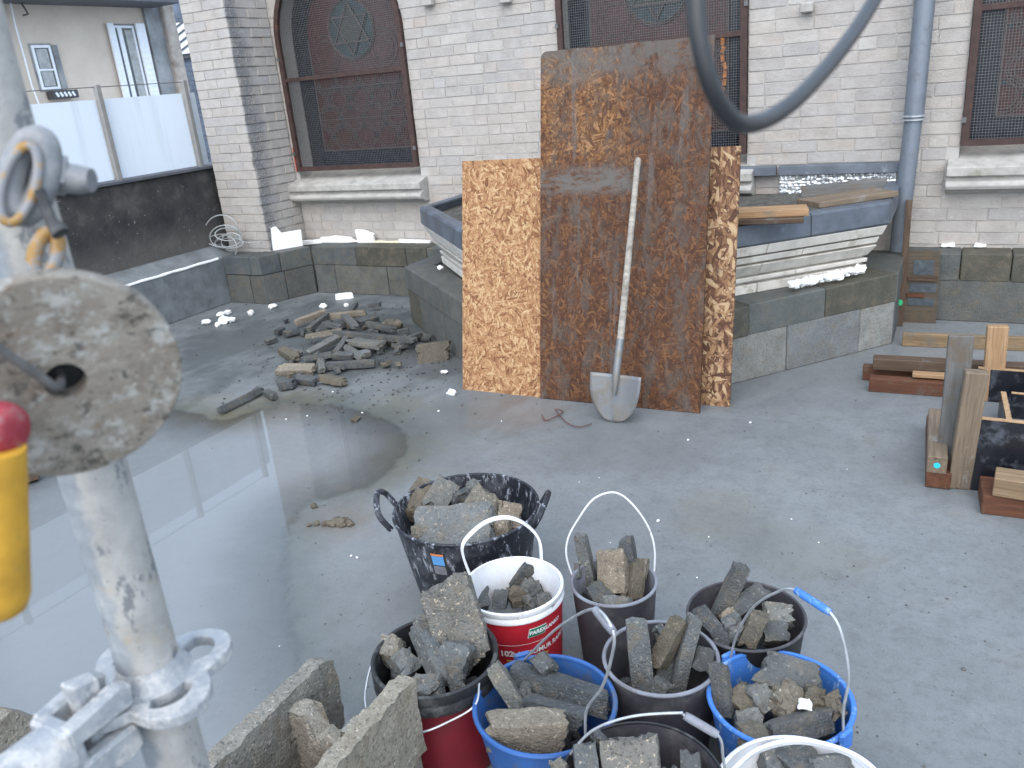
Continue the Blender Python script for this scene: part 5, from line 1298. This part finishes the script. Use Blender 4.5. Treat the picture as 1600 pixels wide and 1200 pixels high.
fill('concrete pieces in the dark red bucket', [
    ((735, 1040, .22), (692, 905, .43), .135, .045, CH_SPECK, 'largest speckled slab leaning out of the dark red bucket', dict(name='concrete_slab', cuts=7, roll=-.25)),
    ((695, 1068, .25), (652, 975, .31), .052, .05, CH_GREY, 'long square strip lying across the dark red bucket', dict(roll=.6)),
    ((668, 1000, .27), (664, 957, .32), .055, .04, CH_GREY, 'strip standing behind the long strip in the dark red bucket'),
    ((595, 1015, .27), (628, 1020, .27), .065, .06, CH_TAN, 'pale lump at the left of the dark red bucket', LMP),
    ((615, 1050, .26), (648, 1030, .26), .065, .06, CH_GREY, 'angular grey lump below the pale lump in the dark red bucket', LMP),
    ((692, 1020, .27), (735, 1035, .26), .08, .07, CH_GREY, 'rounded grey lump in front of the speckled slab', LMP),
    ((645, 1070, .25), (690, 1072, .25), .05, .05, CH_GREY, 'crumbled lump at the front rim of the dark red bucket', dict(name='concrete_lump', lump=True, rough=1.5)),
    ((700, 1060, .25), (725, 1055, .25), .06, .05, CH_GREY, 'small lump at the front right of the dark red bucket', LMP)])
fill('concrete pieces in the dirty blue bucket', [
    ((798, 1052, .26), (952, 1100, .25), .065, .05, CH_DARK, 'longest rough strip lying across the dirty blue bucket', dict(roll=.55, cuts=6)),
    ((770, 1040, .30), (815, 1110, .22), .045, .045, CH_GREY, 'rough strip sloping down at the left of the dirty blue bucket'),
    ((838, 1022, .31), (862, 1050, .29), .045, .04, CH_DARK, 'short strip sticking up at the back of the dirty blue bucket'),
    ((816, 1098, .24), (915, 1125, .24), .05, .05, CH_DARK, 'straight strip in the middle of the dirty blue bucket', dict(roll=.5)),
    ((757, 1143, .25), (885, 1140, .25), .075, .06, CH_TAN, 'pale topped block with a rough front lying at the front of the dirty blue bucket', dict(name='concrete_slab', roll=.75, cuts=6)),
    ((805, 1118, .22), (828, 1120, .22), .05, .04, CH_GREY, 'small lump behind the pale topped block', LMP),
    ((815, 1080, .24), (832, 1085, .24), .05, .04, CH_DARK, 'small end piece between the strips of the dirty blue bucket', LMP)])
fill('concrete pieces in the black bottom bucket', [
    ((988, 1230, .27), (983, 1148, .33), .115, .05, CH_SPECK, 'wide speckled slab standing in the black bottom bucket', dict(name='concrete_slab', cuts=6, roll=-.1)),
    ((920, 1225, .28), (912, 1160, .32), .055, .05, CH_GREY, 'grey strip left of the wide slab in the black bottom bucket'),
    ((882, 1215, .30), (872, 1192, .30), .03, .03, CH_TAN, 'small pale lump at the left rim of the black bottom bucket', LMP),
    ((1082, 1230, .26), (1080, 1175, .29), .045, .04, CH_DARK, 'dark strip standing at the right of the black bottom bucket'),
    ((935, 1165, .30), (945, 1158, .30), .05, .04, CH_DARK, 'dark lump behind the grey strip in the black bottom bucket', LMP),
    ((1035, 1225, .27), (1060, 1220, .27), .05, .05, CH_DARK, 'dark lump between slab and strip in the black bottom bucket', LMP)])
fill('concrete pieces in the white bottom bucket', [
    ((1190, 1195, .26), (1235, 1190, .26), .06, .05, CH_GREY, 'grey lump at the left of the plain white bucket', LMP),
    ((1220, 1205, .26), (1275, 1190, .26), .07, .05, CH_DARK, 'dark piece in the middle of the plain white bucket', SLB),
    ((1265, 1205, .26), (1330, 1198, .26), .06, .05, CH_GREY, 'grey strip at the right of the plain white bucket')])

# ================================================================== HOLLOW BLOCKS, BOTTOM LEFT
def ragged(name, poly, h, mat, parent, seed, amp=.006):
    """vertical wall piece of a hollow block: plan polygon, top edge broken"""
    P = [Vector(p) for p in poly]; out = []
    for i, p in enumerate(P):
        q = P[(i + 1) % len(P)]; n = max(1, int((q - p).length / .016))
        for k in range(n): out.append(p.lerp(q, k / n))
    c = sum(out, Vector()) / len(out); N = len(out); vs = []; rows = 8
    for j in range(rows + 1):
        for p in out:
            z = p.z + h(p) * j / rows
            d = noise.noise_vector(V(p.x, p.y, z) * 45 + V(seed, 0, 0)) * amp + noise.noise_vector(V(p.x, p.y, z) * 120 + V(seed, 4, 0)) * amp * .5
            vs.append(V(p.x, p.y, z) + d)
    fs = [(j * N + k, j * N + (k + 1) % N, (j + 1) * N + (k + 1) % N, (j + 1) * N + k) for j in range(rows) for k in range(N)] + [tuple(range(rows * N, rows * N + N)), tuple(range(N))[::-1]]
    mb = MB().add(vs, fs, True); o = mb.build(name, mat, parent, sharp=38)
    md = o.modifiers.new('t', 'TRIANGULATE'); return o
def hollow(label, x0, x1, y0, y1, zb, hfun, webs, name='hollow_block', ends=(True, True), grp=None, t=.042, seed=1):
    th = thing(name, label, 'concrete block', ((x0 + x1) / 2, (y0 + y1) / 2, zb), grp)
    for i, (a, b) in enumerate(((x0, x0 + t), (x1 - t, x1))):
        ragged('face_shell', [V(a, y0, zb), V(b, y0, zb), V(b, y1, zb), V(a, y1, zb)], lambda p, i=i: hfun(i, p), HOLLOW, th, seed + i)
    for k, (ya, yb, hh) in enumerate(webs):
        ragged('web', [V(x0 + t - .004, ya, zb), V(x1 - t + .004, ya, zb), V(x1 - t + .004, yb, zb), V(x0 + t - .004, yb, zb)], lambda p, hh=hh: hh(p) if callable(hh) else hh, HOLLOW, th, seed + 5 + k, .008)
    return th
hollow('broken hollow concrete block with two shells pointing up in front of the dark red bucket', -1.225, -.955, .62, 1.155, .2, lambda i, p: .20 + (.004 if i else .0) - max(0, p.y - 1.12) * (.5 if i == 0 else .2) - .012 * max(0, noise.noise(p * 30)), [(1.00, 1.045, lambda p: .115 + .05 * (abs(p.x + 1.09) > .035) + .02 * noise.noise(p * 40)), (.62, .66, .19)], seed=11)
hollow('whole hollow concrete block underneath the broken one at the bottom left', -1.225, -.955, .62, 1.135, .0, lambda i, p: .197, [(1.09, 1.13, .196), (.86, .90, .196), (.62, .66, .196)], seed=21)
hollow('broken hollow concrete block at the bottom left corner behind the scaffold pole', -2.00, -1.735, .27, .80, .2, lambda i, p: .20 - max(0, p.y - .735) * 1.3 * (i), [(.685, .735, lambda p: .10 + .06 * noise.noise(p * 9)), (.3, .34, .19)], seed=31)
hollow('whole hollow concrete block underneath the corner block at the bottom left', -2.00, -1.735, .27, .785, .0, lambda i, p: .197, [(.71, .75, .196), (.3, .34, .19)], seed=41)

# ================================================================== SCAFFOLD (near the camera)
T0 = PD(202, 930, .665); tx, ty = T0.x, T0.y
sc_ = thing('scaffold_standard', 'white splashed steel scaffold pole with a star shaped rosette', 'scaffold pole', (tx, ty, 0))
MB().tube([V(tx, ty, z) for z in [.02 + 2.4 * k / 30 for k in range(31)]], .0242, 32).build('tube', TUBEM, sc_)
MB().box((tx, ty, .005), (.15, .15, .01)).build('base_plate', GALV, sc_, .002)
zr = PL(262, 1068, V(tx, ty, 0), V(0, 1, 0)).z
def rosette(z, R=.069, th=.011, rot=.35, name='rosette'):
    pts = []; N = 64
    for k in range(N):
        a = 2 * math.pi * k / N; rr = R * (.66 + .34 * abs(math.cos(2 * (a - rot))) ** 1.15); pts.append((a, rr))
    mb = MB(); vs = []
    H = 16
    # ring with four slots: outer outline, rim; slots as dark recesses are real gaps between inner hub and outer band
    def ringband(f0, f1, a_lo=None):
        pass
    base = V(tx, ty, z)
    outer = [base + V(rr * math.cos(a), rr * math.sin(a), 0) for a, rr in pts]
    band = [base + V((rr - .019) * math.cos(a), (rr - .013) * math.sin(a), 0) for a, rr in pts]
    hub = [base + V(.031 * math.cos(a), .031 * math.sin(a), 0) for a, rr in pts]
    tub_ = [base + V(.0235 * math.cos(a), .0235 * math.sin(a), 0) for a, rr in pts]
    def strip(A, B, sel):
        n = len(A); h = V(0, 0, th / 2)
        for k in range(n):
            if not sel(k): continue
            j = (k + 1) % n
            mb.add([A[k] - h, A[j] - h, B[j] - h, B[k] - h, A[k] + h, A[j] + h, B[j] + h, B[k] + h], [(0, 1, 2, 3), (7, 6, 5, 4), (0, 4, 5, 1), (1, 5, 6, 2), (2, 6, 7, 3), (3, 7, 4, 0)])
    strip(outer, band, lambda k: True); strip(hub, tub_, lambda k: True)
    strip(band, hub, lambda k: math.cos(4 * ((k + .5) * 2 * math.pi / 64 - rot)) < -.1)
    o = mb.build(name, GALV, sc_); bm = bmesh.new(); bm.from_mesh(o.data); bmesh.ops.remove_doubles(bm, verts=bm.verts, dist=.0004)
    bm.to_mesh(o.data); bm.free(); bv = o.modifiers.new('b', 'BEVEL'); bv.width = .0018; bv.segments = 2; bv.limit_method = 'ANGLE'; return o
rosette(zr, rot=-.28)
MB().lathe([(.0245, -.02), (.028, -.008), (.0335, -.004), (.0335, .004), (.028, .010), (.0245, .022)], (tx, ty, zr), 32).build('weld', GALV, sc_)
# ledger with its wedge head leaving to the lower left
dirL = PL(45, 1210, V(tx, ty, zr - .0), V(0, 0, 1)); dirL = (V(dirL.x, dirL.y, 0) - V(tx, ty, 0)).normalized()
lg = thing('scaffold_ledger', 'horizontal steel scaffold ledger wedged onto the rosette of the pole', 'scaffold tube', V(tx, ty, zr) + dirL * .1)
o0 = V(tx, ty, zr); sL = V(-dirL.y, dirL.x, 0); QL = frame(dirL, (0, 0, 1))
MB().tube([o0 + dirL * .086, o0 + dirL * .8], .0242, 28).build('tube', GALV, lg)
hd = MB()
for sgn in (-1, 1):
    a = [(.030, .026), (.042, .032), (.088, .026), (.088, .008), (.034, .008)]; hd.prism([o0 + dirL * x + V(0, 0, zz) + sL * (sgn * .016 - .007) for x, zz in a], sL * .014)
    a = [(.036, -.008), (.088, -.008), (.088, -.026), (.050, -.036), (.034, -.030)]; hd.prism([o0 + dirL * x + V(0, 0, zz) + sL * (sgn * .016 - .007) for x, zz in a], sL * .014)
hd.box(o0 + dirL * .084, (.014, .044, .05), QL); hd.build('wedge_head', GALV, lg, .003)
MB().prism([o0 + dirL * .046 + V(0, 0, .040) - sL * .008, o0 + dirL * .068 + V(0, 0, .046) - sL * .008, o0 + dirL * .062 + V(0, 0, -.06) - sL * .008, o0 + dirL * .052 + V(0, 0, -.06) - sL * .008], sL * .016).build('wedge', GALV, lg, .002)
# upper hardware: big lifting eye, bolt and the small worn ring on the same pole
up = PL(66, 270, V(tx, ty, 0), V(0, 1, 0))
ey = thing('scaffold_coupler', 'worn grey and yellow scaffold coupler with a bolt, high on the pole', 'coupler', PD(60, 270, .60))
def ring(cx, cy, dep, ra, rb_, rr, mat, name, ang, ax_tilt=.55, par=None):
    c = PD(cx, cy, dep); k = dep / F
    e1 = (RT * math.cos(ang) - UP * math.sin(ang)); e2 = (RT * math.sin(ang) + UP * math.cos(ang)); 
    e1 = (e1 * math.cos(ax_tilt) + FW * math.sin(ax_tilt))
    pts = [c + e1 * (ra * k * math.cos(a)) + e2 * (rb_ * k * math.sin(a)) for a in [2 * math.pi * q / 36 for q in range(36)]]
    return MB().tube(pts, rr, 12, closed=True).build(name, mat, par)
ring(46, 275, .512, 22, 60, .0085, CSTEEL, 'eye_ring', rad(14), .35, ey)
ring(30, 288, .500, 22, 62, .0030, WORNY, 'yellow_band', rad(16), .45, ey)
ring(72, 398, .512, 15, 36, .0046, WORNY, 'small_ring', rad(14), .5, ey)
MB().tube([PD(58, 274, .52), PD(126, 281, .53), PD(144, 282, .53)], [.0098, .0092, .0075], 14).build('bolt', CSTEEL, ey); MB().tube([PD(84, 272, .525), PD(104, 275, .528)], .0128, 6).build('nut', CSTEEL, ey)
MB().tube([PD(100, 262, .55), PD(106, 254, .55)], .006, 8).build('stud', CSTEEL, ey)
MB().tube([PD(62, 298, .50), PD(80, 345, .50), PD(95, 365, .50)], [.0032, .0036, .0055], 8).build('pin', P_BLK2, ey)
MB().prism([PD(-30, 262, .53), PD(40, 258, .525), PD(40, 318, .525), PD(-30, 325, .53)], FW * .02).build('clamp_plate', CSTEEL, ey, .003)
# ---- wooden disc on the hoist rope, with red ferrule and yellow weight
dc = PD(100, 588, .50); vd = (EYE - dc).normalized(); hz = V(0, 0, 1)
side_ = hz.cross(vd).normalized(); nd = Matrix.Rotation(rad(27), 3, side_) @ vd
Qd = frame(side_, nd)
ds = thing('hoist_disc', 'weathered round wooden disc threaded on a grey rope in the left foreground', 'disc', dc)
R = .0665; mb = MB(); N = 96; th_ = .014
def dr(a): return R * (1 + .006 * noise.noise(V(math.cos(a) * 3, math.sin(a) * 3, 1)) + .004 * noise.noise(V(math.cos(a) * 14, math.sin(a) * 14, 5)))
prof = [(.0118, -th_ / 2), (.99, -th_ / 2), (1, -th_ / 2 + .001), (1, th_ / 2 - .001), (.985, th_ / 2), (.5, th_ / 2), (.0118, th_ / 2)]
vs = []
for (f, zz) in prof:
    for k in range(N):
        a = 2 * math.pi * k / N; rr = f if f < .02 else f * dr(a); vs.append(dc + Qd @ V(rr * math.cos(a), rr * math.sin(a), zz + .0006 * noise.noise(V(math.cos(a) * 5, math.sin(a) * 5, f))))
n_ = len(prof); fs = [(i * N + k, i * N + (k + 1) % N, (i + 1) % n_ * N + (k + 1) % N, (i + 1) % n_ * N + k) for i in range(n_) for k in range(N)]
mb.add(vs, fs, True).build('plate', DISC, ds)
rp = thing('hoist_rope', 'grey hoist rope running through the hole of the wooden disc', 'rope', dc)
MB().tube(spline([PD(-120, 470, .41), PD(-60, 505, .43), PD(0, 546, .452), PD(48, 578, .468), dc + nd * .012 - side_ * .004, dc - nd * .03, dc - nd * .05, dc - nd * .1 + V(0, 0, -.1)], 6), .0028, 12).build('strand', ROPE, rp)
MB().lathe([(0, -.075), (.0155, -.075), (.0165, -.070), (.0165, -.012), (.0155, -.0085), (0, -.0085)], dc, 24, Qd).build('dark_hole_plug', P_BLK2, rp)  # dark cylinder added behind the disc so that its hole looks dark
rcq = PD(-12, 669, .445); axr = (RT * .95 + FW * -.15 + UP * -.1).normalized()
tag(MB().lathe([(0, .0150), (.009, .0148), (.0130, .0125), (.0148, .008), (.0152, .004), (.0146, .002), (.0132, .0), (.0126, -.004), (.0126, -.06), (0, -.06)], rcq, 32, frame(axr.orthogonal(), axr)).build('red_ferrule', REDCAP), 'red rounded ferrule in front of the wooden disc at the left edge', 'ferrule')
yt = PD(-14, 700, .44); ybm = PD(-2, 958, .47)
axy = (yt - ybm).normalized(); Ly = (yt - ybm).length
tag(MB().lathe([(0, 0), (.010, .0), (.0145, .004), (.0165, .012), (.0165, Ly), (0, Ly)], ybm, 32, frame(axy.orthogonal(), axy)).build('hoist_weight', YELLOW), 'yellow rounded steel hoist weight hanging at the left edge', 'hoist weight')
# ---- loose cable loop, top right
cl = [PD(x, y, d) for x, y, d in ((1074, -260, .37), (1078, -120, .37), (1086, -20, .37), (1092, 55, .372), (1110, 130, .378), (1138, 180, .388), (1166, 194, .40), (1205, 183, .42), (1250, 150, .44), (1298, 98, .47), (1338, 45, .50), (1374, -14, .53), (1430, -120, .57), (1500, -260, .62))]
tag(MB().tube(spline(cl, 7), .0044, 16).build('hanging_cable', RUBBER), 'thick grey cable hanging in a loop close to the camera at the top', 'cable')
